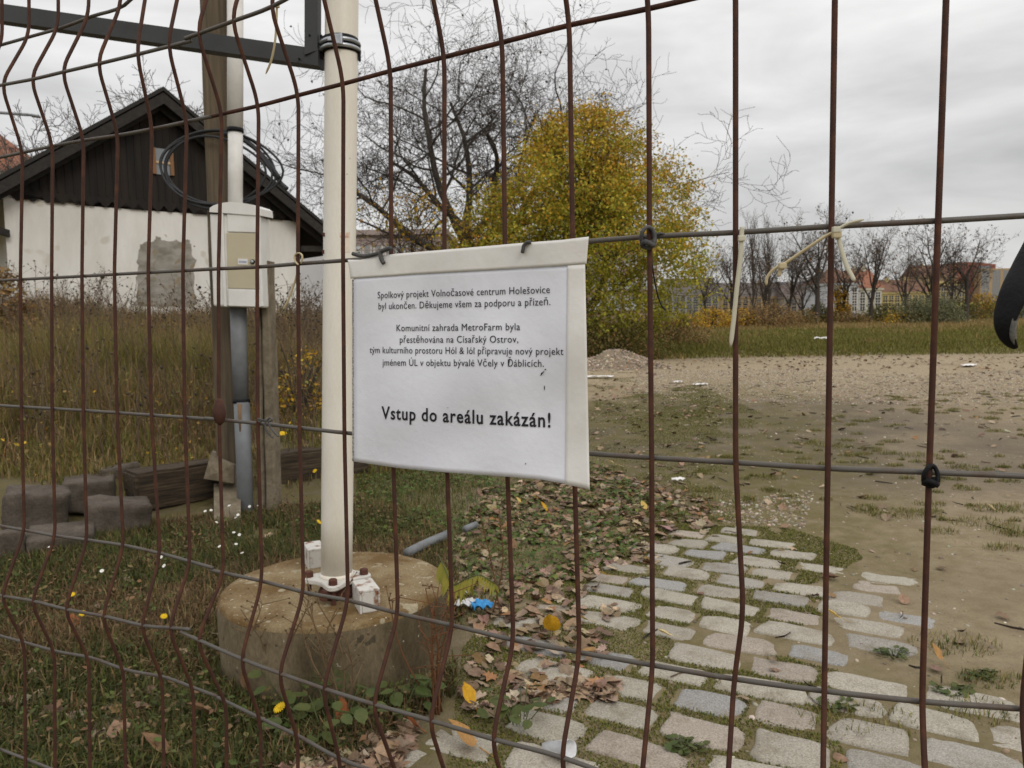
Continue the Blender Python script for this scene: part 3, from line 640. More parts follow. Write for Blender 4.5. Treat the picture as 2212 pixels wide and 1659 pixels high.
for lo, hi, lab in ((0, 6, 'rusty folded wire mesh panel at the left, tied to its neighbour by the meter box'), (6, NW, 'rusty folded wire mesh fence panel at the right, carrying the white notice')):
    root = thing('mesh_fence_panel', lab, 'fence', (*wires[(lo+hi)//2][0][6][:2], 0), 'wire mesh panels of the fence')
    idx = list(range(lo, hi))
    for k in idx:
        pts = list(wires[k][0])
        if k == 15: pts.insert(7, at(1606, 1322, fz(xs[15])-.004))      # the wire that has been knocked out of line
        V, F = tube(sweep_arcs(pts, .022, 5), .0024, 10, True)
        obj('vertical_wire', V, F, M['rust'], root)
    ext = wires[lo][0] if lo == 0 else None
    for j in range(1, 11):
        row = []
        for k in idx:
            q = wires[k][0][j]; off = -wires[k][1]*.0046
            row.append(q+off)
        e0 = row[0]-(row[1]-row[0])*(5.5 if lo == 0 else .45); e1 = row[-1]+(row[-1]-row[-2])*(.62 if hi == 6 else 1.5)
        V, F = tube(spline(np.array([e0]+row+[e1]), 4), .0024, 10, True)
        obj('cross_wire', V, F, M['grey_wire'] if j not in (4,) or lo == 0 else M['rust'], root)
    if lo == 0:
        for m in (1, 2, 3, 4, 5):
            V, F = tube(sweep_arcs([q-(wires[1][0][i]-q)*(m*.98) for i, q in enumerate(wires[0][0])], .022, 5), .0026, 10, True)
            obj('vertical_wire', V, F, M['rust'], root)

# ------------------------------------------------------------------ the notice
def sz(x, y):                          # depth of the cloth: just in front of the wires, gently rippled
    u, v = (x-1000)/250.0, (y-790)/250.0
    w = .0030*math.sin(2.3*u+1.1*v)+.0024*math.sin(5.2*v+1.5*u+1)+.0017*math.sin(7.5*u-2*v)+.0012*math.sin(9*v+4*u)*max(0, v)+.004*max(v, 0)**2*max(u, 0)
    return fz(x)-.0125-w*.9
def cloth(name, outline, m, parent, off=0.0, nu=48, nv=40, thick=.0008):
    top, bot = [np.asarray(e, float) for e in outline]
    def along(e, t):
        s = np.linspace(0, 1, len(e)); return np.array((np.interp(t, s, e[:, 0]), np.interp(t, s, e[:, 1])))
    V = []
    for j in range(nv+1):
        for i in range(nu+1):
            p = along(top, i/nu)*(1-j/nv)+along(bot, i/nu)*(j/nv); V.append(at(p[0], p[1], sz(p[0], p[1])-off))
    n = len(V); V = np.array(V); V = np.concatenate((V, V+np.array((0, thick, 0)))); w = nu+1
    F = [(j*w+i, (j+1)*w+i, (j+1)*w+i+1, j*w+i+1) for j in range(nv) for i in range(nu)]
    F += [tuple(n+a for a in f[::-1]) for f in F]
    ed = [i for i in range(w)]+[j*w+nu for j in range(1, nv+1)]+[nv*w+i for i in range(nu-1, -1, -1)]+[j*w for j in range(nv-1, 0, -1)]
    F += [(a, b, b+n, a+n) for a, b in zip(ed, ed[1:]+ed[:1])]
    return obj(name, V, F, m, parent)
sg = thing('notice_sign', 'white laminated Czech notice with black lettering tied to the rusty mesh', 'sign', at(1000, 790, fz(1000)-.013), None)
cloth('sheet', ([(764, 600), (900, 590), (1080, 580), (1232, 573)], [(765, 997), (860, 1011), (970, 1021), (1100, 1030), (1170, 1036), (1231, 1047)]), M['vinyl'], sg)
cloth('top_hem', ([(751, 561), (778, 561), (850, 548.5), (1000, 536), (1135, 524), (1215, 518), (1272, 511)], [(757, 602), (900, 592), (1080, 582), (1200, 575), (1267, 570)]), M['hem'], sg, .0014, 60, 8)
cloth('side_hem', ([(1226, 572), (1245, 571), (1264, 570.5)], [(1221, 1047), (1240, 1050), (1258, 1054), (1274, 1058)]), M['hem'], sg, .0011, 8, 40)
cloth('zip_edge', ([(760.5, 604), (765, 604)], [(761, 996), (766, 997)]), M['zip_tape'], sg, -.001, 3, 40)
SN = wires[11][1]
def text_line(txt, p0, p1, cap, bold=0.0):
    cu = bpy.data.curves.new('lettering', 'FONT'); cu.body = txt; cu.size = 1.0; cu.offset = bold; cu.space_character = 1.06 if bold == 0 else 1.12; cu.resolution_u = 3
    o = bpy.data.objects.new('lettering', cu); COL.objects.link(o)
    dg = bpy.context.evaluated_depsgraph_get(); me = bpy.data.meshes.new_from_object(o.evaluated_get(dg)); bpy.data.objects.remove(o)
    V = np.array([v.co[:] for v in me.vertices]); F = [tuple(p.vertices) for p in me.polygons]; bpy.data.meshes.remove(me); bpy.data.curves.remove(cu)
    x0, x1 = V[:, 0].min(), V[:, 0].max()
    A, B = at(*p0, sz(*p0)), at(*p1, sz(*p1)); up0, up1 = at(p0[0], p0[1]-cap[0], sz(*p0))-A, at(p1[0], p1[1]-cap[1], sz(*p1))-B
    s = ((V[:, 0]-x0)/(x1-x0))[:, None]; h = (V[:, 1]/.66)[:, None]
    Pw = A*(1-s)+B*s+(up0*(1-s)+up1*s)*h
    q = proj(Pw); Pw = np.array([at(a, b_, sz(a, b_)-.0008) for a, b_ in q])
    return obj('lettering', Pw, F, M['ink'], sg, smooth=False)
Zx, Zy = lambda v: v*.35155+691.3, lambda v: v*.35155+492.5
for txt, a, b_, cp, bd in (
    ('Spolkový projekt Volnočasové centrum Holešovice', (354, 432), (1412, 400), (39, 44), 0),
    ('byl ukončen. Děkujeme všem za podporu a přízeň.', (359, 500), (1415, 474), (39, 44), 0),
    ('Komunitní zahrada MetroFarm byla', (470, 634), (1229, 627), (39, 42), 0),
    ('přestěhována na Císařský Ostrov,', (490, 705), (1218, 704), (39, 42), 0),
    ('tým kulturního prostoru Hól & lól připravuje nový projekt', (305, 768), (1495, 780), (38, 43), 0),
    ('jménem ÚL v objektu bývalé Včely v Ďáblicích.', (383, 845), (1375, 853), (38, 43), 0),
    ('Vstup do areálu zakázán!', (377, 1172), (1416, 1225), (73, 84), .017)):
    text_line(txt, (Zx(a[0]), Zy(a[1])), (Zx(b_[0]), Zy(b_[1])), (cp[0]*.3516, cp[1]*.3516), bd)
def scuff(pts, r):
    V, F = tube(np.array([at(x, y, sz(x, y)-.0006) for x, y in pts]), r, 5, True, .3); obj('scuff', V, F, M['ink'], sg)
scuff([(1168, 811), (1171, 806), (1175, 802)], [.0006, .0018, .0008]); scuff([(1177, 799), (1179, 797)], .0012); scuff([(1176, 833), (1176, 837), (1176.5, 843)], [.0002, .0005, .0002]); scuff([(1134, 1003), (1136, 1000)], .0006); scuff([(967, 880), (968, 880.6)], .0007)

# ------------------------------------------------------------------ ties, cords and knots on the wires
def cord(name, pts, r, m, label, cat, k=6, flat=1.0, dz=-.004, depths=None, group=None, n=8):
    Q = [at(x, y, (fz(x)+dz) if depths is None else depths[i]) for i, (x, y) in enumerate(pts)]
    V, F = tube(spline(Q, k), r, n, True, flat); o = obj(name, V, F, m); return tag(o, label, cat, group)
def knot(name, x, y, r, m, label, cat, dz=-.006, tails=()):
    b = MB(); c0 = at(x, y, fz(x)+dz); rg = np.random.default_rng(int(x))
    ring = [c0+np.array((math.cos(a)*r*1.0, math.sin(2*a)*r*.25, math.sin(a)*r*1.5)) for a in np.linspace(0, TAU, 15)]
    b.tube(ring, .0019, 6, False)
    ring = [c0+np.array((math.cos(a)*r*.8, math.sin(a)*r*.8, .3*r*math.sin(2*a)-r*.9)) for a in np.linspace(0, TAU*1.8, 18)]
    b.tube(ring, .0024, 6)
    for tl in tails: b.tube(spline([at(px, py, fz(x)+dz+.002) for px, py in tl], 5), .0011, 6)
    return tag(b.build(name, m, None, True), label, cat)
knot('cord_knot', 1400, 513, .0062, M['grey_rubber'], 'grey knotted cord with a loop where the wires cross right of the notice', 'cord', tails=([(1393, 512), (1385, 509)], [(1412, 508), (1425, 504), (1440, 507)]))
cord('dangling_cord', [(1404, 500), (1408, 560), (1413, 600), (1420, 635), (1429, 660), (1437, 669)], .0007, M['black_rubber'], 'thin black cord end dangling beside the wire right of the notice', 'cord', dz=.002)
knot('cord_knot', 2011, 1028, .0056, M['black_rubber'], 'small black knot on the wire crossing low at the far right', 'cord')
b = MB()
for pts in ([(557, 904), (566, 907), (575, 909), (583, 903), (588, 907), (580, 911), (572, 907), (560, 911), (557, 904)], [(574, 908), (573, 920), (577, 932), (584, 940), (589, 946)], [(579, 914), (586, 926), (594, 936), (602, 942)]):
    b.tube(spline([at(x, y, fz(x)-.006) for x, y in pts], 5), .0012, 6)
tag(b.build('wire_tie', M['grey_rubber'], None, True), 'thin dark wire twisted round the crossing beside the grey conduit, tails hanging', 'wire tie')
b = MB(); q = at(474, 889, fz(472)-.001); b.lathe([(.001, -.018), (.006, -.014), (.0085, -.004), (.0085, 0), (.005, .015), (.001, .018)], q, 14)
tag(b.build('rust_lump', M['rust'], None, True), 'dark rusty weld lump on a fence wire in front of the wooden post', 'weld lump')
cord('hanging_tie', [(762, 548), (775, 551.5), (790, 553), (805, 550.5), (818, 547), (824, 545)], .0022, M['grey_rubber'], 'short grey rubber cord lying along the left end of the notice top edge', 'cord', dz=-.017)
cord('hanging_tie', [(845, 536), (834, 539), (824, 543), (822, 552), (825, 562), (829, 569)], .0024, M['grey_rubber'], 'grey rubber cord knotted over the notice edge, its stub hanging down', 'cord', dz=-.0185)
cord('hanging_tie', [(1146, 523), (1138, 524), (1131.5, 531), (1130, 539), (1128, 547)], [.0018]*24+[.0012]*1, M['grey_rubber'], 'small dark cord hooked over the top of the notice towards its right end', 'cord', dz=-.0175)
def ribbon(name, pts, w, label, m=None, dz=-.006, head=None, group=None, lead=None):
    Q = spline([at(x, y, fz(x)+dz) for x, y in pts], 6); root = thing(name, label, 'cable tie', Q[0], group)
    V, F = tube(Q, np.r_[np.full(len(Q)-2, w*1.05), w*.85, w*.3], 8, True, .62); obj('strap', V, F, m or M['nylon'], root)
    for (x, y, s) in head or ():
        c = at(x, y, fz(x)+dz-.001); b = MB(); b.box(c, (s, s*.7, s*.8), None, s*.16); b.build('head', m or M['nylon'], root)
    return root
G = 'old nylon cable ties on the fence'
ribbon('cable_tie', [(1603, 490), (1602, 508), (1599, 560), (1592, 620), (1585, 690), (1578, 750)], .0019, 'long straight pale cable tie hanging down beside the wire', M['nylon_white'], head=[(1602, 515, .0058)], group=G)
ribbon('cable_tie', [(1803, 502), (1785, 509), (1745, 535), (1700, 566), (1688, 573), (1670, 583), (1657, 600), (1655, 617)], .0019, 'pale cable tie slanting left from the wire, its tip curled down', M['nylon'], dz=-.009, head=[(1690, 574, .0062), (1807, 507, .0068)], group=G)
ribbon('cable_tie', [(1809, 506), (1818, 540), (1828, 572), (1838, 592), (1846, 607)], .0018, 'pale cable tie slanting right and downwards from the crossing', M['nylon_white'], dz=-.0075, group=G)
ribbon('cable_tie', [(1806, 497), (1815, 492), (1834, 482), (1866, 474)], .0019, 'short cable tie end poking up over the cross wire at the right', M['nylon_white'], dz=-.010, head=[(1806, 496, .006)], group=G)
ribbon('cable_tie', [(1690, 574), (1685, 585), (1682, 598)], .0016, 'short stub of a cable tie hanging under the slanting tie', M['nylon'], dz=-.009, group=G)
ribbon('cable_tie', [(598, 15), (597, 50), (594, 90), (586, 130), (574, 160)], .0013, 'thin cable tie hanging from the topmost wire in front of the dark frame', M['nylon'], head=[(599, 13, .005)], group=G)
ribbon('cable_tie', [(644, 572), (638, 564), (637, 553), (643, 547), (651, 549), (653, 558), (650, 570)], .0014, 'yellowed cable tie closed in a loop round a wire beside the meter box', M['nylon'], dz=-.004, group=G)
ribbon('cable_tie', [(643, 585), (638, 605), (630, 630), (622, 650), (612, 668)], .0012, 'thin yellow cable tie end dangling before the weeds right of the concrete post', M['nylon'], dz=.002, group=G)
# torn black strap at the right edge
Q = [at(x, y, z) for x, y, z in ((2290, 430, .545), (2268, 480, .54), (2226, 565, .535), (2196, 622, .53), (2177, 668, .53), (2170, 700, .53), (2175, 726, .53), (2185, 743, .53), (2194, 752, .53))]
V, F = tube(spline(Q, 6), np.interp(np.linspace(0, 8, 49), range(9), [.009, .0105, .0112, .0105, .0090, .0074, .0060, .0042, .0022]), 14, True, .45)
strap = thing('torn_strap', 'torn black rubber strap curling down from the fence at the right edge', 'strap', Q[4]); obj('rubber', V, F, M['black_rubber'], strap)
V, F = tube(spline([at(2206, 650, .5235), at(2193, 690, .5235), at(2188, 718, .5245), at(2192, 744, .527)], 6), np.interp(np.linspace(0, 1, 19), (0, .3, .8, 1), (.0008, .0022, .0024, .0008)), 8, True, .3); obj('lining', V, F, mat('strap_lining', (.16, .155, .14), .7, col2=(.05, .05, .05), nscale=300), strap)

# ------------------------------------------------------------------ concrete base and white pole
PZ = 2.165; BT = .205
bc = np.array((at(723, 1240, 2.26)[0], 2.26))
root = thing('concrete_footing', 'round weathered concrete footing carrying the white pole', 'footing', (bc[0], bc[1], 0))
n = 72; rngb = np.random.default_rng(9); a = np.arange(n)*TAU/n
def drum(prof, name, m, cap_top, cap_bot, sd):
    V = []
    for r, z in prof:
        rr = r+.004*fnoise(np.cos(a)*3+sd, np.sin(a)*3+z*8, 1.5, sd)-.002; V.append(np.stack((bc[0]+rr*np.cos(a), bc[1]+rr*np.sin(a), np.full(n, z)+.004*(fnoise(np.cos(a)*2, np.sin(a)*2, 2, sd+1)-.5)*(z > .1)), 1))
    F = [(i*n+j, i*n+(j+1) % n, (i+1)*n+(j+1) % n, (i+1)*n+j) for i in range(len(prof)-1) for j in range(n)]
    V = np.concatenate(V)
    if cap_top: V = np.concatenate((V, [[bc[0], bc[1], prof[-1][1]]])); F += [((len(prof)-1)*n+j, (len(prof)-1)*n+(j+1) % n, len(V)-1) for j in range(n)]
    return obj(name, V, F, m, root)
drum([(.330, -.05), (.333, .05), (.335, .12), (.335, .178), (.332, .190)], 'side', M['concrete_side'], False, False, 3)
drum([(.3325, .190), (.329, .199), (.321, .204), (.29, .205), (.22, .206), (.12, .207)], 'top_face', M['concrete'], True, False, 3)
pb_ = at(727, 1242, PZ); pt_ = at(738.5, 0, PZ); ptop = pb_+(pt_-pb_)*1.35
prad = 34.2/1660*PZ*1.0
pole = thing('white_pole', 'tall cream white steel pole bolted upright on the round concrete base', 'pole', pb_)
b = MB(); b.tube([pb_+(ptop-pb_)*t for t in np.linspace(0, 1, 14)], prad, 40); b.build('shaft', M['pole'], pole, True)
b = MB(); b.tube([pb_+np.array((0, 0, z)) for z in (-.004, .004, .010)], [prad*1.10, prad*1.07, prad*1.0], 40); b.build('weld_collar', M['pole'], pole, True)
# four-lobed flange plate with bolts
lob = []
bolt_a = [math.atan2(*( (gp(x, y, .27)-pb_)[:2][::-1])) for x, y in ((684, 1228), (720.4, 1255), (778.5, 1229))]
ang = np.linspace(0, TAU, 96, endpoint=False); b1 = (gp(720.4, 1255, .27)-pb_)[:2]; b1 /= np.linalg.norm(b1)
c4 = [math.atan2(b1[1], b1[0])+i*TAU/4 for i in range(4)]
rr = .062+.036*np.max([np.exp(-((np.angle(np.exp(1j*(ang-c))))/.36)**2) for c in c4], axis=0)
b = MB(); V = []
for s, z in ((.97, -.016), (1, -.013), (1, -.004), (.97, -.001)): V.append(np.stack((pb_[0]+rr*s*np.cos(ang), pb_[1]+rr*s*np.sin(ang), np.full(96, pb_[2]+z)), 1))
F = [(i*96+j, i*96+(j+1) % 96, (i+1)*96+(j+1) % 96, (i+1)*96+j) for i in range(3) for j in range(96)]+[tuple(range(95, -1, -1)), tuple(range(288, 384))]
obj('flange', np.concatenate(V), F, M['white_paint'], pole, smooth=False)
for c in c4:
    q = pb_+np.array((math.cos(c)*.078, math.sin(c)*.078, 0)); b = MB()
    b.lathe([(.0125, -.001), (.0125, .002), (.0118, .0125), (.0095, .015), (.004, .0155)], q, 14); b.lathe([(.006, -.06), (.006, -.016)], q, 8); b.build('bolt', M['rusty_bolt'], pole)
b = MB(); b.lathe([(.05, 0.205), (.055, .215), (.045, .240), (.04, pb_[2]-.016)], (pb_[0], pb_[1], 0), 24); b.build('pivot_cup', M['rusty_bolt'], pole, True)
# two folded steel brackets either side of the foot
for (tx, ty, zt, dx, lab) in ((790, 1262, .268, -1, None), (678, 1177, .268, 1, None)):
    q = gp(tx, ty, zt); dirv = np.array((-.40, .92)) ; ux = np.array((dirv[0], dirv[1], 0)); vx = np.array((-ux[1], ux[0], 0))
    b = MB(); Mx = np.stack((ux, vx, (0, 0, 1)), 1); h = zt-.198
    b.box((q[0], q[1], zt-.004), (.095, .056, .008), Mx, .003)
    for s in (-1, 1): b.box(np.array((q[0], q[1], zt-.004-h/2))+vx*s*.025, (.095, .006, h-.009), Mx, .002)
    b.box(np.array((q[0], q[1], zt-.006-h*.42))-ux*.0435, (.006, .043, h*.80), Mx, .002)
    b.build('bracket', M['white_paint'], pole)
q = gp(698, 1288, .235); b = MB(); b.tube([q, q+np.array((.02, .05, .0))], .016, 14); b.build('bolt', M['rusty_bolt'], pole)
# faded sticker on the pole
def on_pole(x, y, off=.0006):
    d = ray(x, y); ax0 = pb_; ad = (ptop-pb_)/np.linalg.norm(ptop-pb_); w0 = CP-ax0
    dp = d-ad*np.dot(d, ad); wp = w0-ad*np.dot(w0, ad); A_, B_, C_ = dp@dp, 2*dp@wp, wp@wp-(prad+off)**2
    return CP+d*((-B_-math.sqrt(max(B_*B_-4*A_*C_, 0)))/(2*A_))
for nm, x0, x1, y0, y1, colr in (('sticker', 734, 756, 502, 513, (.52, .27, .19)), ('sticker', 736, 756, 514.5, 545, (.70, .58, .48))):
    V = [on_pole(x, y) for y in np.linspace(y0, y1, 4) for x in np.linspace(x0, x1, 7)]; F = [(j*7+i, (j+1)*7+i, (j+1)*7+i+1, j*7+i+1) for j in range(3) for i in range(6)]
    obj(nm, V, F, mat('faded_sticker', colr, .6, col2=(.74, .66, .55), nscale=60, contrast=(.4, .6)), pole)
for x, y in ((699, 584-40), (700, 577-70), (699, 605-40)):
    q = on_pole(x, y); b = MB(); b.box(q, (.007, .007, .011), None, .002); b.build('stud', M['rusty_bolt'], pole)
# clamp round the pole
cz = at(735.5, 101, PZ); ad = (ptop-pb_)/np.linalg.norm(ptop-pb_)
clamp = thing('pole_clamp', 'galvanised hose clamp with black rubber liner round the white pole', 'clamp', cz)
b = MB(); b.lathe([(prad+.001, -.020), (prad+.004, -.020), (prad+.004, .020), (prad+.001, .020)], cz, 40); b.build('liner', M['black_rubber'], clamp, True)
b = MB()
for z in (-.010, .006): b.tube([cz+np.array((math.cos(t_)*(prad+.0055), math.sin(t_)*(prad+.0055), z)) for t_ in np.linspace(0, TAU, 49)], .0055, 10, False)
b.build('band', M['galv'], clamp, True)
q = cz+np.array((.004, -(prad+.010), .001)); b = MB(); b.box(q, (.016, .012, .026), None, .002); b.box(q+np.array((-.016, 0, 0)), (.020, .006, .007), None, .001); b.box(q+np.array((.011, -.002, .0)), (.006, .016, .030), None, .001); b.build('screw', M['galv'], clamp)
q = cz+np.array((prad+.006, 0, -.018)); b = MB(); b.box(q, (.007, .010, .04), None, .001); b.build('lug', M['black_rubber'], clamp); b = MB(); b.box(cz+np.array((-prad-.006, 0, .0)), (.006, .012, .062), None, .001); b.build('lug', M['black_rubber'], clamp)

# ------------------------------------------------------------------ dark banner frame hung on the pole
def plate(name, q4, t, m, parent):     # a slab whose face has the four given corners, t metres thick
    q = np.array(q4); nn = np.cross(q[1]-q[0], q[3]-q[0]); nn /= np.linalg.norm(nn); nn *= np.sign(nn[1])*t
    b = MB(); b.hexa(np.concatenate((q, q+nn))); return b.build(name, m, parent)
FZ = PZ-.02
fr = thing('banner_frame', 'dark grey square steel tube frame hanging from the clamp on the white pole', 'frame', at(670, 120, FZ))
zl = FZ+.18
plate('bottom_bar', [at(-120, 27, zl+.06), at(687, 142, FZ), at(687, 105, FZ), at(-120, -10, zl+.06)], .045, M['dark_frame'], fr)
plate('upright_bar', [at(657.5, 118, FZ), at(685.5, 108, FZ), at(686.5, -330, FZ), at(658.5, -330, FZ)], .042, M['dark_frame'], fr)
b = MB(); b.tube([at(682, 94, FZ+.02), at(704, 95, FZ+.02)], .0042, 10); b.build('link_bolt', M['dark_frame'], fr, True)
for x, y in ((669, 76), (646, 127)):
    b = MB(); q = at(x, y, FZ-.001 if x > 660 else FZ+.006); b.lathe([(.0025, -.004), (.0025, .003)], (0, 0, 0), 8, Matrix.Rotation(R(90), 3, 'X')); V0 = np.concatenate(b.v)+q; obj('rivet', V0, b.f, M['black_rubber'], fr)

# ------------------------------------------------------------------ wooden post, meter box, conduits, concrete post
QZ = 4.05
def slab(name, pl, pr, ztop, zbot, Z0, Z1, m, parent, segs=6, seed=0):   # post whose edges follow pl/pr image columns
    b = MB(); rg = np.random.default_rng(seed); ys = np.linspace(0, 1, segs+1); ring = []
    for t_ in ys:
        l = at(pl[0][0]+(pl[1][0]-pl[0][0])*t_, pl[0][1]+(pl[1][1]-pl[0][1])*t_, Z0); r_ = at(pr[0][0]+(pr[1][0]-pr[0][0])*t_, pr[0][1]+(pr[1][1]-pr[0][1])*t_, Z0)
        j = rg.normal(0, .0015, 4); l[2] = r_[2] = (l[2]+r_[2])/2; dy = Z1-Z0; c = .008
        ring.append([l+(j[0]+c, 0, 0), r_+(j[1]-c, 0, 0), r_+(j[1], c, 0), r_+(j[2], dy, 0), l+(j[3], dy, 0), l+(j[0], c, 0)])
    V = np.array(ring).reshape(-1, 3); k = 6; F = [(i*k+j, (i+1)*k+j, (i+1)*k+(j+1) % k, i*k+(j+1) % k) for i in range(segs) for j in range(k)]+[tuple(range(k)), tuple(range(segs*k+k-1, segs*k-1, -1))]
    return obj(name, V, F, m, parent, smooth=False)
post = thing('wooden_post', 'weathered brown wooden utility post behind the meter box', 'post', (at(480, 1000, QZ)[0], QZ, .25))
slab('shaft', [(423.5, -160), (468, 1012)], [(491, -160), (512, 1012)], 0, 0, QZ, QZ+.14, M['post_wood'], post, 10, 1)
foot = thing('broken_concrete_foot', 'broken chunk of concrete on which the wooden post stands', 'footing', (at(470, 1030, QZ)[0], QZ, .1))
b = MB(); P8 = [at(440, 1034, QZ-.10), at(505, 1044, QZ-.10), at(520, 1040, QZ+.25), at(455, 1030, QZ+.25), at(455, 980, QZ-.06), at(505, 1004, QZ-.10), at(520, 1000, QZ+.25), at(460, 972, QZ+.25)]; b.hexa(P8)
P8 = [gp(462, 1140), gp(520, 1140), at(520, 1140, QZ+.2)+np.array((0, 0, 0)), at(462, 1140, QZ+.2), at(462, 1045, QZ-.02), at(520, 1045, QZ-.02), at(520, 1045, QZ+.2), at(462, 1045, QZ+.2)]; b.hexa(P8)
b.build('slab', M['post_concrete'], foot)
cpost = thing('concrete_post', 'slim concrete fence post standing right of the grey conduit', 'post', (at(585, 1120, 3.92)[0], 3.92, 0))
slab('shaft', [(562, 566), (575, 1150)], [(577.5, 560), (598, 1150)], 0, 0, 3.93, 4.04, M['post_concrete'], cpost, 12, 4)
slab('inner_face', [(549, 640), (557, 1150)], [(561, 640), (574, 1150)], 0, 0, 3.95, 4.03, M['post_concrete'], cpost, 8, 5)
BZ = 3.83
box = thing('meter_box', 'pale plastic electric meter box with a beige door on the post', 'meter box', at(510, 560, BZ))
def pbox(name, x0, y0, x1, y1, Z, dep, m, parent, bev=.006, dx=0.0, tilt=9/230):
    bl, br, tl, tr = at(x0+dx*0, y1, Z), at(x1, y1+(x1-x0)*.03, Z), at(x0-(y1-y0)*tilt, y0, Z), at(x1-(y1-y0)*tilt, y0+(x1-x0)*.03, Z)
    b = MB(); d = np.array((0, dep, 0)); b.hexa([bl, br, br+d, bl+d, tl, tr, tr+d, tl+d]); o = b.build(name, m, parent)
    if bev: md = o.modifiers.new('bevel', 'BEVEL'); md.width = bev; md.segments = 3
    return o
pbox('case', 460, 459, 566, 662, BZ, .17, M['box_plastic'], box, .012)
pbox('cover_upper', 491.5, 462, 561, 500.5, BZ-.008, .012, M['box_plastic'], box, .003, tilt=.03)
pbox('door', 492.5, 502.5, 562, 622.5, BZ-.006, .012, M['box_panel'], box, .003, tilt=.03)
pbox('cover_lower', 493.5, 624.5, 563, 661, BZ-.010, .014, M['box_plastic'], box, .003, tilt=.03)
for x0, x1 in ((483, 489.5), (562, 568.5)): pbox('edge_strip', x0, 459, x1, 662, BZ-.012, .02, M['box_plastic'], box, .003)
# arched cap
top = [(452, 458), (453, 449), (460, 444), (475, 439), (495, 436), (515, 437), (540, 441), (556, 446), (563, 451), (564.5, 466)]
Va = [at(x, y, BZ-.014) for x, y in top]; Vb = [v+np.array((0, .19, .012)) for v in Va]; k = len(Va)
obj('cap', Va+Vb, [tuple(range(k-1, -1, -1)), tuple(range(k, 2*k))]+[(i, (i+1) % k, k+(i+1) % k, k+i) for i in range(k)], M['box_plastic'], box, smooth=False)
pbox('cap_gap', 453, 458.5, 564, 461.5, BZ-.004, .15, M['black_rubber'], box, 0)
pbox('lock_recess', 512, 555.5, 561, 573, BZ-.0075, .004, M['box_panel'], box, .001)
pbox('label', 514, 558.5, 535, 571, BZ-.0085, .003, mat('label_white', (.68, .67, .66), .5), box, 0, tilt=.01)
for j in range(6): pbox('label_print', 516+j*2.8, 563.4+j*.1, 518.1+j*2.8, 567.4+j*.1, BZ-.0092, .002, mat('label_print', (.26, .31, .42), .6), box, 0, tilt=.0)
q = at(545.5, 565.5, BZ-.009)
RX = np.array(Matrix.Rotation(R(90), 3, 'X'))
b = MB(); b.lathe([(.0125, -.004), (.0125, 0), (.0095, .008)], q, 20, RX); b.build('lock', M['black_rubber'], box, True)
b = MB(); b.lathe([(.0078, 0), (.0078, .0095), (.003, .010)], q, 16, RX); b.build('lock_core', M['galv'], box, True)
cw = thing('white_conduit', 'white pipe with a black ring rising from the top of the meter box', 'pipe', at(510, 440, 3.94))
V, F = tube([at(508.5, y, 3.95) for y in (446, 360, 283)], 15.0/1660*3.95, 24); obj('pipe', V, F, M['conduit_white'], cw)
V, F = tube([at(508, y, 3.95) for y in (283, 100, -160)], 16.3/1660*3.95, 24); obj('upper_pipe', V, F, M['conduit_white'], cw)
V, F = tube([at(508.3, y, 3.95) for y in (286, 277)], 17.2/1660*3.95, 24); obj('ring', V, F, M['black_rubber'], cw)
cg = thing('grey_conduit', 'blue grey conduit running down from the meter box to the ground', 'pipe', at(532, 1140, 3.9))
V, F = tube([at(x, y, 3.93) for x, y in ((514.5, 655), (517, 760), (521, 866))], [.0415, .0395, .0385], 24); obj('upper_pipe', V, F, M['conduit_grey'], cg)
V, F = tube([at(x, y, 3.925) for x, y in ((522, 868), (527, 1000), (533, 1165))], .0395, 24); obj('lower_pipe', V, F, M['conduit_grey'], cg)
V, F = tube([at(521.2, 862, 3.93), at(521.5, 870, 3.93)], .0435, 24); obj('clip', V, F, M['black_rubber'], cg)
V, F = tube([at(517.5, 872, 3.884), at(518, 905, 3.884), at(519, 940, 3.887)], [.010, .008, .002], 10, True, .25); obj('rust_streak', V, F, M['rust_stain'], cg)
# coil of black cable on the post
b = MB(); rgc = np.random.default_rng(7)
for c_, rx, ry, ph in (((470, 362), 124, 78, .3), ((468, 366), 116, 82, .9), ((474, 361), 133, 76, 1.3), ((462, 370), 108, 72, 2.0)):
    V, F = tube(spline([at(c_[0]+rx*math.cos(t_)+5*math.sin(2*t_+ph), c_[1]+ry*math.sin(t_)+4*math.cos(3*t_+ph)+.06*rx*math.cos(t_), QZ-.035-.02*math.sin(t_+ph)) for t_ in np.linspace(0, TAU, 25)], 3), .0062, 8, False); b.add(V, F)
V, F = tube(spline([at(604, 385, QZ-.05), at(575, 345, QZ-.04), at(540, 312, QZ-.04), at(505, 292, QZ-.05), at(480, 288, QZ-.03)], 5), .011, 8); b.add(V, F)
V, F = tube(spline([at(620, 408, QZ-.05), at(606, 395, QZ-.04), at(592, 375, QZ-.04), at(560, 333, QZ-.05)], 5), .012, 8); b.add(V, F)
tag(b.build('cable_coil', mat('cable_sheath', (.028, .029, .031), .6), None, True), 'loose coil of black cable hung on the wooden post', 'cable')

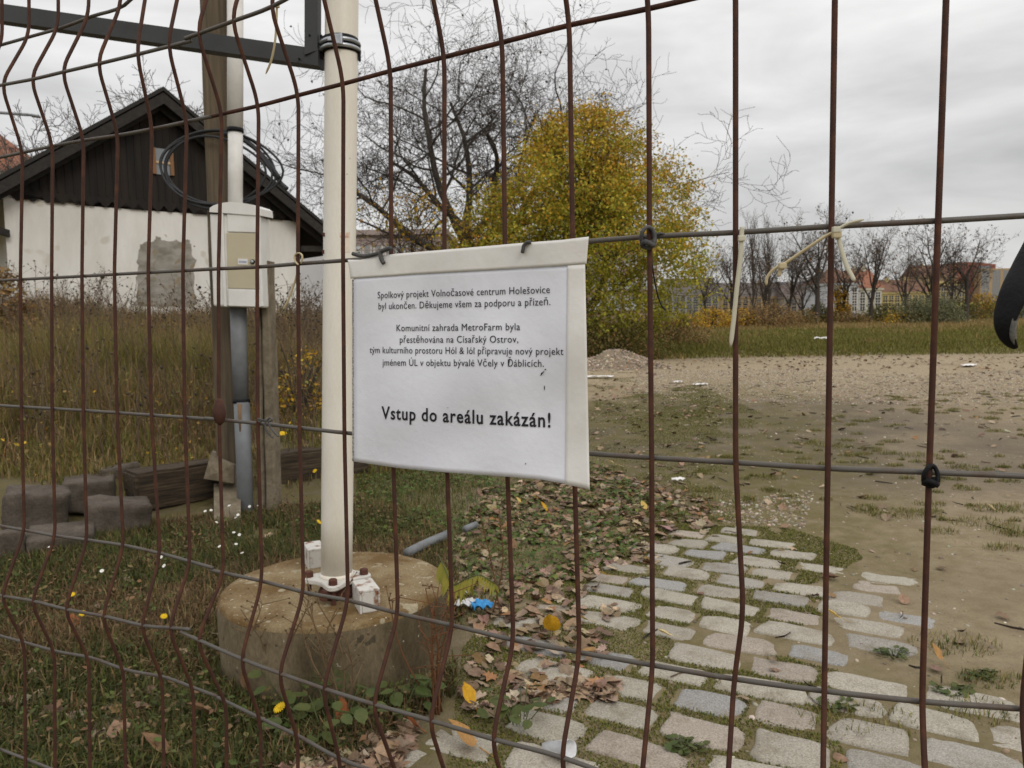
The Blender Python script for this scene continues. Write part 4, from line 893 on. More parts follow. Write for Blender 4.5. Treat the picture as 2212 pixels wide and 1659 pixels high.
# ------------------------------------------------------------------ timber edging and granite blocks
def beam(name, p_bl, p_br, h, dep, label, seed):
    a_, b_ = np.array(p_bl), np.array(p_br); d = b_-a_; d[2] = 0; ln = np.linalg.norm(d); d /= ln; nrm = np.array((-d[1], d[0], 0))
    bm = bmesh.new(); bmesh.ops.create_cube(bm, size=1.0); bmesh.ops.scale(bm, vec=(ln, dep, h), verts=bm.verts); bmesh.ops.bevel(bm, geom=list(bm.edges), offset=.014, segments=2, affect='EDGES')
    bmesh.ops.subdivide_edges(bm, edges=[e for e in bm.edges if abs((e.verts[0].co-e.verts[1].co).x) > ln*.5], cuts=14)
    V = np.array([v.co[:] for v in bm.verts]); bm.verts.index_update(); F = [tuple(v.index for v in f.verts) for f in bm.faces]; bm.free()
    V[:, 2] += .012*(fnoise(V[:, 0]*4, V[:, 1]*9+seed, 1.2, seed)-.5); V[:, 1] += .012*(fnoise(V[:, 0]*5, V[:, 2]*12, 1.3, seed+3)-.5)
    o = obj(name, V, F, M['sleeper'], smooth=False); Mx = Matrix(((d[0], nrm[0], 0, 0), (d[1], nrm[1], 0, 0), (0, 0, 1, 0), (0, 0, 0, 1)))
    mid = (a_+b_)/2+nrm*dep/2; o.matrix_world = Matrix.Translation((mid[0], mid[1], mid[2]+h/2)) @ Mx
    return tag(o, label, 'timber', 'old railway sleepers edging the bed')
beam('timber_sleeper', gp(298, 1112), gp(480, 1078), .212, .20, 'dark cracked timber sleeper edging the bed left of the wooden post', 2)
beam('timber_sleeper', gp(590, 1062), gp(800, 1032), .215, .20, 'dark cracked timber sleeper between the concrete post and the white pole', 5)
def rock(name, c, size, yaw, label, seed, m=None, sub=3, pw=5.0, grp='granite blocks heaped at the left'):
    bm = bmesh.new(); bmesh.ops.create_cube(bm, size=2.0); bmesh.ops.subdivide_edges(bm, edges=bm.edges[:], cuts=9, use_grid_fill=True)
    V = np.array([v.co[:] for v in bm.verts]); bm.verts.index_update(); F = [tuple(v.index for v in f.verts) for f in bm.faces]; bm.free()
    V /= (np.abs(V)**pw).sum(1)[:, None]**(1/pw); V *= np.array(size)/2
    V += (np.array((fnoise(V[:, 1]*14+seed, V[:, 2]*14, 1, seed), fnoise(V[:, 0]*14+seed, V[:, 2]*14, 1, seed+1), fnoise(V[:, 0]*14+seed, V[:, 1]*14, 1, seed+2))).T-.5)*min(size)*.16
    tl_ = rotm(np.zeros(1), np.array([.12*math.sin(seed*2.3)]), np.array([.14*math.cos(seed*1.7)]))[0]; V = V @ tl_.T; cy, sy = math.cos(yaw), math.sin(yaw); V = V @ np.array(((cy, sy, 0), (-sy, cy, 0), (0, 0, 1)))
    o = obj(name, V, F, m or M['block']); o.location = tuple(np.array(c)+(0, 0, size[2]/2))
    return tag(o, label, 'stone', grp)
for k, (x, y, w, h, z0, lab) in enumerate((
    (66, 1146, 112, 84, .02, 'large grey granite block at the left end of the low stone edging'),
    (182, 1103, 92, 66, .035, 'brown granite block between the large grey block and the upright grey one'),
    (249, 1072, 74, 62, .06, 'rounded grey granite block tucked against the end of the timber sleeper'),
    (118, 1194, 118, 46, -.03, 'long flat granite block lying in front under the large grey block'),
    (242, 1152, 118, 68, -.02, 'slanting granite block in the front row below the timber sleeper end'),
    (6, 1216, 50, 66, -.02, 'brown granite block cut off by the left edge of the picture'),
    (58, 1186, 44, 34, -.02, 'small pale stone wedged beside the block at the left edge'))):
    q = gp(x, y, max(z0, 0)); W_ = w/1660*q[1]*1.10; H_ = h/1660*q[1]*.97
    rock('granite_block', (q[0], q[1]+.06, max(z0, -.005)), (W_, W_*.75+.03, H_*1.05), .5, lab, k+11, pw=18.0)

# ------------------------------------------------------------------ small things lying about
def cyl_thing(name, pts, r, m, label, cat): V, F = tube(pts, r, 16); return tag(obj(name, V, F, m), label, cat)
cyl_thing('pipe_piece', [gp(880, 1194, .05), gp(925, 1172, .045), gp(968, 1154, .04)], .019, M['conduit_grey'], 'piece of grey pipe lying in the grass behind the concrete base', 'pipe')
cyl_thing('pipe_piece', [gp(1004, 1143, .03), gp(1028, 1133, .03)], .015, M['conduit_grey'], 'short grey pipe end in the leaves beyond the longer pipe', 'pipe')
def crumple(name, x, y, w, d, h, m, label, cat, seed, yaw=0.0, z0=.012):
    n = 12; rg = np.random.default_rng(seed); u = np.linspace(-.5, .5, n); U, V_ = np.meshgrid(u, u)
    Zc = h*(.7*fnoise(U*3+5, V_*3+seed, 1.7, seed)+.5*np.abs(np.sin(U*7+V_*5+seed)))
    X_ = U*w*(1+.25*(fnoise(V_*3+9, U*2, 1.5, seed+1)-.5)); Y_ = V_*d*(1-.55*np.abs(U))*(1+.4*(fnoise(U*4+3, V_, 1.5, seed+2)-.5))
    q = gp(x, y, z0); c_, s_ = math.cos(yaw), math.sin(yaw)
    P = np.stack((q[0]+X_*c_-Y_*s_, q[1]+X_*s_+Y_*c_, float(gz(q[0], q[1]))+z0+Zc), -1).reshape(-1, 3)
    F = [(j*n+i, j*n+i+1, (j+1)*n+i+1, (j+1)*n+i) for j in range(n-1) for i in range(n-1)]
    P = np.concatenate((P, P-(0, 0, .0012))); F += [tuple(n*n+i for i in f[::-1]) for f in F]
    return tag(obj(name, P, F, m), label, cat)
m_blue = mat('blue_wrapper', (.04, .27, .58), .35, col2=(.55, .70, .85), nscale=38, contrast=(.62, .68)); m_wht = mat('white_plastic', (.72, .73, .75), .4, col2=(.5, .5, .5), nscale=30); m_pap = mat('white_paper', (.74, .72, .70), .8)
m_red = mat('red_wrapper', (.48, .045, .04), .4, col2=(.7, .6, .58), nscale=40, contrast=(.6, .66)); m_teal = mat('teal_scrap', (.05, .28, .36), .5)
wr = thing('crumpled_wrapper', 'bright blue and white crumpled wrapper on the leaves beside the concrete base', 'litter', gp(1035, 1315))
o1 = crumple('blue_end', 1040, 1318, .068, .06, .034, m_blue, None, None, 3, .4); o2 = crumple('white_end', 1008, 1312, .085, .045, .032, m_wht, None, None, 5, .1)
for o in (o1, o2): o.parent = wr; o.matrix_parent_inverse = Matrix.Translation(wr.location).inverted()
q = gp(1208, 1632, .01)
cup = MB(); A3 = np.array(Matrix.Rotation(R(62), 3, 'Z') @ Matrix.Rotation(R(74), 3, 'X')); cup.lathe([(.020, -.04), (.022, -.04), (.031, .03), (.034, .034), (.032, .034), (.021, -.036)], (0, 0, 0), 24, A3)
cv_ = np.concatenate(cup.v); cv_[:, 2] = cv_[:, 2]*.62+.006*np.sin(cv_[:, 0]*120)*np.cos(cv_[:, 1]*90); cup.v = [cv_*.86+q+np.array((0, 0, .018))]
tag(cup.build('plastic_cup', m_wht, None, True), 'squashed white plastic cup lying among leaves at the bottom edge', 'litter')
for x, y, w, d, h, m, lab, sd in (
    (1296, 815, .42, .20, .03, m_pap, 'long white paper scrap on the grass right of the notice', 31), (1465, 1037, .075, .05, .02, m_pap, 'white crumpled paper on the dirt below the cross wire', 32),
    (1466, 826, .14, .10, .03, m_pap, 'small white scrap on the gravel edge beyond the knotted wire', 33), (1512, 831, .22, .12, .02, m_pap, 'pale flat scrap on the gravel left of the hanging cable tie', 34),
    (2092, 790, .45, .20, .03, m_pap, 'white scrap lying far off on the sand at the right', 35), (1777, 737, .9, .5, .12, m_pap, 'crumpled white paper in the edge of the far grass', 36),
    (366, 988, .09, .06, .03, mat('pink_scrap', (.55, .38, .38), .6), 'pink scrap of paper in the weeds above the timber sleeper', 37), (428, 983, .05, .04, .03, m_teal, 'teal blue scrap beside the pink paper in the weeds', 38),
    (702, 968, .085, .05, .03, m_red, 'red wrapper lying in the weeds just above the right sleeper', 39), (335, 968, .05, .03, .03, mat('pink_scrap', (.5, .34, .33), .6), 'tiny pale pink scrap highest in the weeds left of the post', 40),
    (1008, 1283, .05, .03, .02, m_pap, 'small white scrap among leaves behind the concrete base', 41)):
    crumple('litter_scrap', x, y, w, d, h, m, lab, 'litter', sd, .2*sd)
# conspicuous leaves, each a thing
m_yl = {c: mat('leaf_'+c, v, .7, speck=(110, .2), trans=.2, col2=v2, nscale=50, contrast=(.55, .75)) for c, v, v2 in (('gold', (.62, .34, .02), (.42, .19, .015)), ('lemon', (.60, .42, .12), (.48, .30, .07)), ('pale', (.60, .48, .25), (.45, .33, .15)), ('tan', (.42, .23, .08), (.30, .15, .05)), ('brown', (.24, .14, .075), (.16, .09, .05)), ('rust', (.38, .13, .05), (.26, .09, .035)))}
GL = 'single fallen leaves that catch the eye'
for x, y, s, c, yaw, tl, lab in (
    (1192, 1378, .105, 'gold', 2.9, .75, 'bright golden upright leaf on the setts right of the concrete base'), (1000, 1612, .105, 'tan', 1.2, .35, 'broad tan yellow leaf at the bottom edge below the concrete base'),
    (1012, 1518, .075, 'gold', .6, .4, 'golden leaf in the brown litter right of the concrete base foot'), (1258, 1345, .06, 'lemon', 1.9, .3, 'lemon leaf with a long stalk against a fence wire over the setts'),
    (1438, 1377, .06, 'pale', 1.5, .15, 'pale yellow leaf lying flat on a sett right of the golden upright leaf'), (1803, 1340, .062, 'lemon', 1.3, .3, 'yellow leaf on a sett beside the wire in the right half'),
    (1175, 1106, .07, 'gold', 1.0, .6, 'golden leaf in the litter just below the notice'), (1390, 1101, .07, 'lemon', .4, .4, 'lemon leaf between grass and dirt left of the knotted wire'),
    (1120, 1087, .05, 'lemon', .9, .4, 'small lemon leaf under the lower edge of the notice'), (1305, 1247, .05, 'lemon', 2.0, .25, 'yellow leaf at the upper left corner of the paved setts'),
    (1322, 1006, .10, 'pale', 1.4, .2, 'pair of pale leaf halves beside the lower right of the notice'), (1484, 987, .06, 'pale', 1.8, .2, 'pale leaf on the dirt right of the knotted wire column'),
    (2142, 1104, .06, 'pale', .9, .35, 'pale curled leaf on sand near the right edge'), (1110, 1186, .06, 'brown', .3, .5, 'wrinkled brown leaf standing in the litter behind the concrete base'),
    (890, 1583, .07, 'rust', 2.0, .7, 'curled rust brown leaf in the herbs in front of the concrete base'), (738, 1563, .07, 'rust', .2, 1.1, 'narrow rust red leaf hanging in the herbs before the concrete base'),
    (536, 1492, .09, 'brown', .7, .5, 'large brown leaf in the grass left of the concrete base'), (440, 1553, .10, 'brown', 2.2, .3, 'broad dull brown leaf on the grass at the lower left'),
    (160, 1352, .06, 'rust', 1.0, .4, 'orange brown leaf in the grass at the left behind the wires'), (340, 1631, .10, 'brown', 1.5, .3, 'brown leaf lowest at the left bottom edge'),
    (2023, 1427, .06, 'tan', .5, .6, 'tan folded leaf on the sand beside the right paving edge'), (1140, 240, .0, 'gold', 0, 0, '')):
    if s == 0: continue
    q = gp(x, y, .01); s *= .80; V = np.array(LV)*np.array((s*.85, s, s*1.3)); Mr = rotm(np.array([yaw]), np.array([tl]), np.array([.15]))[0]; V = V @ Mr.T
    V[:, 2] -= V[:, 2].min()-.004; b = MB(); b.add(V, LF); b.tube([V[0], V[0]+(V[0]-V[len(V)//2])*.0+(V[0]-V[-1])*.8], .0012*s/.06, 5)
    o = b.build('fallen_leaf', m_yl[c], None, True); o.location = (q[0], q[1], max(float(gz(q[0], q[1])), 0)+.012); tag(o, lab, 'leaf', GL)
# small flowers
m_pet = mat('daisy_petals', (.78, .77, .74), .7); m_disc = mat('daisy_disc', (.55, .36, .03), .8); m_yel = mat('yellow_petals', (.68, .45, .01), .7); m_stem = mat('flower_stem', (.07, .09, .03), .8)
def flower(x, y, z, r, label, yellow=False, group=None, seed=0, npet=13):
    rg = np.random.default_rng(seed); q = gp(x, y, z); g0 = float(gz(q[0], q[1])); tilt = rg.uniform(.2, .9); yw = -1.57+rg.normal(0, .8)
    root = thing('dandelion' if yellow else 'daisy', label, 'flower', (q[0], q[1], g0), group)
    V, F = [], []
    for k in range(npet):
        a = k*TAU/npet; ca, sa = math.cos(a), math.sin(a); w = r*(.11 if yellow else .20)
        pts = [(.15*r, -w*.4, 0), (.15*r, w*.4, 0), (.75*r, w, .06*r), (r, 0, .0), (.75*r, -w, .06*r)]; n0 = len(V)
        V += [(px*ca-py*sa, px*sa+py*ca, pz) for px, py, pz in pts]; F.append(tuple(range(n0, n0+5)))
    Mr = rotm(np.array([yw+1.57]), np.array([tilt]), np.array([0.0]))[0]
    V = np.array(V) @ Mr.T+q; obj('petals', V, F, m_yel if yellow else m_pet, root, smooth=False)
    b = MB(); b.lathe([(.26*r, 0), (.22*r, .10*r), (.08*r, .16*r)], (0, 0, 0), 10); obj('disc', np.concatenate(b.v) @ Mr.T+q, b.f, m_yel if yellow else m_disc, root)
    V, F = tube(spline([(q[0]+rg.normal(0, .015), q[1]+rg.normal(0, .015), g0-.005), (q[0]+rg.normal(0, 0), q[1], (g0+q[2])/2), q-(0, 0, .002)], 4), .0011, 5); obj('stem', V, F, m_stem, root)
for k, (x, y) in enumerate(((498, 1104), (511, 1102), (550, 1092), (571, 1103), (594, 1094), (613, 1091), (523, 1128), (569, 1112), (564, 1118))):
    flower(x*1.0-55, y, .16+.02*(k % 3), .007, 'white daisy of the loose cluster flowering at the foot of the grey conduit', False, 'daisies flowering by the conduit', k)
for k, (x, y) in enumerate(((580, 1150), (592, 1155), (585, 1175), (549, 1180), (598, 1194))):
    flower(x-75, y, .13, .007, 'white daisy in the grass behind the left rim of the base', False, 'daisies behind the concrete base', 30+k)
for k, (x, y, lab) in enumerate(((403, 1203, 'white daisy in the grass left of the base, upper of a pair'), (409, 1222, 'half open white daisy in grass left of the base, lower of a pair'), (220, 1233, 'fluffy white flower head in the grass behind the left wires'), (107, 1181, 'white daisy in front of the granite blocks at the left'))):
    flower(x-55 if x > 300 else x, y, .10, .008, lab, False, None, 50+k)
for k, (x, y, r, lab) in enumerate(((604, 1528, .018, 'single yellow dandelion flower at the foot of the concrete base'), (155, 1284, .013, 'yellow flower low in the grass at the left between two wires'), (178, 1325, .012, 'yellow flower in the grass below the other one at the left'), (354, 1331, .012, 'faint yellow flower in the grass left of the concrete base'), (660, 906, .03, 'yellow flower head in the weeds above the right sleeper'), (610, 936, .03, 'yellow flower head left of the other one above the right sleeper'), (689, 1127, .014, 'small yellow flower at the foot of the concrete post'), (680, 1017, .016, 'yellow flower growing in front of the right sleeper'))):
    flower(x, y, .05 if y > 1200 else .30 if y < 950 else .10, r, lab, True, None, 70+k, 18)
# green sumac frond leaning over the base, and broad-leaved herbs at its foot
fr_ = thing('fern_frond', 'yellow green drooping frond leaning over the rim of the concrete base', 'plant', gp(965, 1330)); b = MB(); L_ = MB()
rach = spline([gp(948, 1200, .26), at(960, 1226, 2.10), at(978, 1262, 2.03), at(1004, 1252, 2.0), at(1036, 1242, 1.99), at(1068, 1260, 1.98)], 6); b.tube(rach, .0018, 6); rgl = np.random.default_rng(4)
for i in range(3, len(rach), 1):
    for s in (-1, 1):
        c_ = rach[i]; ln = (.060 if i < 22 else .038)*rgl.uniform(.7, 1.1); d = np.array((s*.25+rgl.normal(0, .1), s*.3, -1.0)); d /= np.linalg.norm(d); w = np.cross(d, (0, 1, .2)); w /= np.linalg.norm(w); w *= ln*.11
        L_.add([c_, c_+d*ln*.4+w, c_+d*ln, c_+d*ln*.4-w], [(0, 1, 2, 3)])
b.build('stalk', m_stem, fr_, True); L_.build('leaflets', mat('frond_leaflets', (.26, .27, .05), .7, trans=.35, col2=(.38, .32, .06), nscale=20), fr_)
m_herb = mat('herb_leaves', (.055, .085, .022), .6, trans=.2, col2=(.10, .11, .03), nscale=30)
def herb(x, y, n, R_, sz_, label, seed, m=None, hgt=.10):
    rg = np.random.default_rng(seed); q = gp(x, y); root = thing('broadleaf_herb', label, 'plant', (q[0], q[1], 0)); Lb = MB(); Sb = MB()
    for k in range(n):
        a = rg.uniform(0, TAU); rr = R_*math.sqrt(rg.random()); c_ = np.array((q[0]+rr*math.cos(a), q[1]+rr*math.sin(a)*.7, hgt*rg.uniform(.25, 1))); s = sz_*rg.uniform(.6, 1.15)
        V = np.array(LV)*np.array((s*.95, s, s*.6)) @ rotm(np.array([a-1.57+rg.normal(0, .6)]), np.array([rg.uniform(-.6, .2)]), np.array([rg.normal(0, .3)]))[0].T+c_
        Lb.add(V, LF); Sb.tube([(q[0]+rr*.3*math.cos(a), q[1]+rr*.2*math.sin(a), 0), V[0]], .0012, 5)
    lo_ = Lb.build('foliage', m or m_herb, root, True); lo_['kind'] = 'stuff'; Sb.build('stems', m_stem, root, True)['kind'] = 'stuff'
herb(720, 1590, 24, .15, .052, 'broad green herb growing at the front of the concrete base', 1)
herb(640, 1520, 16, .11, .05, 'small leafy herb left of the dandelion by the concrete base', 2)
herb(1120, 1562, 16, .10, .04, 'green herb in the leaf litter right of the concrete base', 3)
herb(850, 1545, 16, .12, .045, 'low green herb against the right foot of the concrete base', 4)
for x, y, lab, sd in ((2115, 1465, 'rosette of small leaves on the sand at the right edge', 11), (1930, 1418, 'rosette of dark leaves beside the folded tan leaf', 12), (2060, 1495, 'rosette of reddish leaves among the last setts', 13), (1810, 1530, 'dark leaf rosette between two setts beside a wire', 14), (1480, 1615, 'mossy leaf rosette in a joint of the front setts', 15)):
    herb(x, y, 26, .055, .023, lab, sd, None, .016)
# dry weeds rising by the base
def dry_weed(x, y, H, label, seed, n=5, m=None):
    rg = np.random.default_rng(seed); q = gp(x, y); root = thing('dry_weed', label, 'weed', (q[0], q[1], 0)); b = MB(); h = MB()
    for k in range(n):
        e = q+np.array((rg.normal(0, .06), rg.normal(0, .05), H*rg.uniform(.7, 1))); mid = (q+e)/2+np.array((rg.normal(0, .02), 0, .01)); P = spline([q+np.array((rg.normal(0, .01), rg.normal(0, .01), -.01)), mid, e], 4); b.tube(P, np.linspace(.0026, .0014, len(P)), 5)
        for j in range(7):
            c_ = P[rg.integers(3, len(P))]; f = c_+np.array((rg.normal(0, .03), rg.normal(0, .03), rg.uniform(.01, .04))); b.tube([c_, (c_+f)/2, f], .0011, 4); h.add(ICV*rg.uniform(.002, .0038)+f, ICF)
    b.build('stalks', m or M['seedstalk'], root, True); h.build('seed_heads', M['seedhead'], root, True)['kind'] = 'stuff'
M['seedstalk'] = mat('dry_stalk', (.16, .105, .055), .9); M['seedhead'] = mat('seed_heads', (.09, .06, .035), .9); m_ds = mat('rust_stalk', (.15, .065, .028), .9)
dry_weed(945, 1540, .34, 'rusty brown dead weed leaning on the right side of the concrete base', 1, 9, m_ds)
dry_weed(745, 1560, .36, 'thin dry flowering weed rising in front of the concrete base', 2, 6)
dry_weed(600, 1500, .30, 'thin dry weed at the left front of the concrete base', 3, 4)
dry_weed(640, 1200, .30, 'dry grass stalk rising behind the rim between wires left of the pole', 4, 4)
dry_weed(1075, 1330, .42, 'single tall reddish dry stalk right of the concrete base', 5, 2, m_ds)
# ------------------------------------------------------------------ white shed with a dark timber gable
sd_ = np.array((.747, .665, 0)); sn = np.array((.665, -.747, 0)); sL = np.array((at(22, 560, 12.38)[0], 12.38, 0))
def sp_(s, z, o=0.0): return sL+sd_*s+sn*o+np.array((0, 0, z))
SW_, SH_, SAP = 4.98, 3.05, 4.93
shed = thing('shed', 'white rendered shed with a dark boarded gable and deep eaves', 'shed', sp_(SW_/2, .3))
b = MB(); b.hexa([sp_(0, -.2), sp_(SW_, -.2), sp_(SW_, -.2, -6), sp_(0, -.2, -6), sp_(0, SH_+.25), sp_(SW_, SH_+.25), sp_(SW_, SH_+.25, -6), sp_(0, SH_+.25, -6)]); b.build('wall', M['wall_white'], shed)
# boarded gable with a scalloped lower edge
ns = 23; lower = []
for k in range(ns*8+1):
    t_ = k/8.0; lower.append((.05+(SW_-.10)*t_/ns, SH_+.02-.10*abs(math.sin(math.pi*t_))**1.2))
apx = 2.36; sl = .71
poly = lower+[(SW_-.05, SH_+.25), (apx, SAP-.12), (.05, SH_+.25)]
Vf = [sp_(s, z, .05) for s, z in poly]; Vb = [sp_(s, z, .003) for s, z in poly]; n = len(poly)
bm = bmesh.new(); vf = [bm.verts.new(v) for v in Vf]; vb = [bm.verts.new(v) for v in Vb]; bm.faces.new(vf); bm.faces.new(vb[::-1])
for i in range(n): bm.faces.new((vf[i], vb[i], vb[(i+1) % n], vf[(i+1) % n]))
bmesh.ops.triangulate(bm, faces=[f for f in bm.faces if len(f.verts) > 4]); bm.verts.index_update()
obj('gable', [v.co[:] for v in bm.verts], [tuple(v.index for v in f.verts) for f in bm.faces], M['cladding'], shed, smooth=False); bm.free()
for k in range(1, 33):
    pass
b = MB()
for k in range(40):                    # raised battens between the boards
    s = .12+k*(SW_-.24)/39; zt = min(SAP-.2-abs(s-apx)*sl, SAP-.2); zb = SH_+.10
    if zt > zb+.1: b.hexa([sp_(s-.011, zb, .050), sp_(s+.011, zb, .050), sp_(s+.011, zb, .062), sp_(s-.011, zb, .062), sp_(s-.011, zt, .050), sp_(s+.011, zt, .050), sp_(s+.011, zt, .062), sp_(s-.011, zt, .062)])
b.build('battens', M['cladding'], shed)
ov = .36; zr_ = lambda s: SAP+.12-abs(s-apx)*sl
for side, s1 in ((-1, -.95), (1, SW_+.72)):
    e0, e1 = apx, s1
    b = MB(); P8 = [sp_(e0, zr_(e0)-.07, ov+.06), sp_(e1, zr_(e1)-.07, ov+.06), sp_(e1, zr_(e1)-.07, -6.3), sp_(e0, zr_(e0)-.07, -6.3), sp_(e0, zr_(e0), ov+.06), sp_(e1, zr_(e1), ov+.06), sp_(e1, zr_(e1), -6.3), sp_(e0, zr_(e0), -6.3)]; b.hexa(P8); b.build('roof', M['roofing'], shed)
    for nm, dz0, dz1, o0, o1 in (('bargeboard', -.10, -.285, ov, ov+.045), ('bargeboard', -.22, -.36, ov-.20, ov-.16)):
        b = MB(); b.hexa([sp_(e0, zr_(e0)+dz1, o1), sp_(e1, zr_(e1)+dz1, o1), sp_(e1, zr_(e1)+dz1, o0), sp_(e0, zr_(e0)+dz1, o0), sp_(e0, zr_(e0)+dz0, o1), sp_(e1, zr_(e1)+dz0, o1), sp_(e1, zr_(e1)+dz0, o0), sp_(e0, zr_(e0)+dz0, o0)]); b.build(nm, M['barge'], shed)
    sw = 0.0 if side < 0 else SW_
    b = MB(); q0 = sp_(sw, SH_-.62, .10); q1 = sp_(sw+side*.62, zr_(sw+side*.62)-.30, .10); dd = np.array((0, 0, .055)); oo = sn*.05; b.hexa([q0-dd-oo, q1-dd-oo, q1-dd+oo, q0-dd+oo, q0+dd-oo, q1+dd-oo, q1+dd+oo, q0+dd+oo]); b.build('eave_brace', M['barge'], shed)
    b = MB(); b.hexa([sp_(sw+side*.02, SH_+.02, .3), sp_(s1-side*.05, zr_(s1)-.34+0*SH_, .3), sp_(s1-side*.05, zr_(s1)-.34, -6), sp_(sw+side*.02, SH_+.02, -6), sp_(sw+side*.02, SH_+.06, .3), sp_(s1-side*.05, zr_(s1)-.28, .3), sp_(s1-side*.05, zr_(s1)-.28, -6), sp_(sw+side*.02, SH_+.06, -6)]); b.build('soffit', M['cladding'], shed)
# attic window with orange frame
def s_at(x): d = ray(x, 400); A_ = np.array(((sd_[0], -d[0]), (sd_[1], -d[1]))); r_ = np.linalg.solve(A_, -(sL[:2])); return r_[0], r_[1]
s0, _ = s_at(328.5); s1, tt = s_at(374); zc_ = lambda x, y: (CP+ray(x, y)*s_at(x)[1])[2]
wz0, wz1 = zc_(351, 379), zc_(351, 324)
win = MB()
for a_, b_, c_, d_ in ((s0, s0+.06, wz0, wz1), (s1-.06, s1, wz0, wz1)): win.hexa([sp_(a_, c_, .10), sp_(b_, c_, .10), sp_(b_, c_, .055), sp_(a_, c_, .055), sp_(a_, d_, .10), sp_(b_, d_, .10), sp_(b_, d_, .055), sp_(a_, d_, .055)])
wn = win.build('window_frame', M['orange_frame'], shed)
mid = wz0+(wz1-wz0)*.46
b = MB(); b.hexa([sp_(s0+.06, mid-.02, .095), sp_(s1-.06, mid-.02, .095), sp_(s1-.06, mid-.02, .075), sp_(s0+.06, mid-.02, .075), sp_(s0+.06, mid+.02, .095), sp_(s1-.06, mid+.02, .095), sp_(s1-.06, mid+.02, .075), sp_(s0+.06, mid+.02, .075)])
gb = b.build('glazing_bar', mat('tan_bar', (.50, .36, .22), .6), shed)
b = MB(); b.hexa([sp_(s0+.06, wz0, .07), sp_(s1-.06, wz0, .07), sp_(s1-.06, wz0, .055), sp_(s0+.06, wz0, .055), sp_(s0+.06, wz1, .07), sp_(s1-.06, wz1, .07), sp_(s1-.06, wz1, .055), sp_(s0+.06, wz1, .055)])
b.build('window_pane', M['glass_grey'], shed)
# patch of bare render where the plaster has come off
out = [(283, 660), (279, 640), (286, 620), (282, 600), (288, 580), (286, 560), (291, 545), (296, 528), (305, 522), (322, 520), (328, 517), (331, 511), (340, 511), (343, 518), (355, 520), (366, 521), (374, 517), (382, 521), (390, 517), (403, 519), (407, 530), (406, 545), (410, 558), (416, 562), (409, 580), (411, 600), (406, 622), (409, 640), (411, 657), (400, 664), (360, 662), (320, 664)]
rgp = np.random.default_rng(2); o2 = []
for i in range(len(out)):
    for t_ in (0, .33, .66):
        a_, b_ = np.array(out[i]), np.array(out[(i+1) % len(out)]); o2.append(a_*(1-t_)+b_*t_+rgp.normal(0, 1.1, 2))
Vp = []
for x, y in o2: s, tt = s_at(x); Vp.append(sp_(s, (CP+ray(x, y)*tt)[2], .006))
obj('bare_patch', np.array(Vp), [tuple(range(len(Vp)-1, -1, -1))], M['patch'], shed, smooth=False)
def wall_quad(nm, x0, y0, x1, y1, m, o=.010):
    V = []
    for x, y in ((x0, y1), (x1, y1), (x1, y0), (x0, y0)): s, tt = s_at(x); V += [sp_(s, (CP+ray(x, y)*tt)[2], o), ]
    V = np.array(V); b = MB(); b.hexa(np.concatenate((V-sn*.0, V-sn*(o-.001)))); return b.build(nm, m, shed)
wall_quad('white_strip', 322, 669, 408, 678, mat('strip_white', (.66, .65, .66), .6)); wall_quad('red_band', 330, 679.5, 410, 682, mat('strip_red', (.34, .10, .09), .7)); wall_quad('red_band', 432-25, 672, 412, 682, mat('strip_red', (.42, .16, .14), .7))
b = MB(); b.hexa([sp_(-.04, .2, .03), sp_(.12, .2, .03), sp_(.12, .2, -.04), sp_(-.04, .2, -.04), sp_(-.04, SH_-.05, .03), sp_(.12, SH_-.05, .03), sp_(.12, SH_-.05, -.04), sp_(-.04, SH_-.05, -.04)]); b.build('corner_board', M['wall_white'], shed)
for x, y, r_ in ((478-58, 620-0, .028), (414, 648, .018), (326, 613-0, .02), (418, 702-40, .018), (404, 531, .012), (413, 531, .012)):
    s, tt = s_at(x); q = sp_(s, (CP+ray(x, y)*tt)[2], .004); b = MB(); ar = np.arange(9)*TAU/9; b.add([q+sd_*r_*math.cos(t_)+np.array((0, 0, r_*math.sin(t_))) for t_ in ar]+[q+sd_*r_*math.cos(t_)+np.array((0, 0, r_*math.sin(t_)))-sn*.003 for t_ in ar], [tuple(range(9)), tuple(range(17, 8, -1))]); b.build('hole', M['black_rubber'], shed)
# heap of sand against the shed and a pale wall beyond
lw = thing('garden_wall', 'low pale grey rendered wall beyond the right end of the shed', 'wall', at(690, 690, 19)*np.array((1, 1, 0)))
b = MB(); A_, B_ = at(610, 700, 18.5), at(748, 700, 20.5); A_[2] = B_[2] = -.2; up = np.array((0, 0, 3.05)); bk = np.array((0, .3, 0)); b.hexa([A_, B_, B_+bk, A_+bk, A_+up, B_+up, B_+up+bk, A_+up+bk]); b.build('wall_body', M['wall_blue'], lw)
b = MB(); b.hexa([A_+up-(.05, .05, 0), B_+up-(-.05, .05, 0), B_+up+bk+(.05, .05, 0), A_+up+bk+(-.05, .05, 0), A_+up+(-.05, -.05, .08), B_+up+(.05, -.05, .08), B_+up+bk+(.05, .05, .08), A_+up+bk+(-.05, .05, .08)]); b.build('coping', M['wall_blue'], lw)

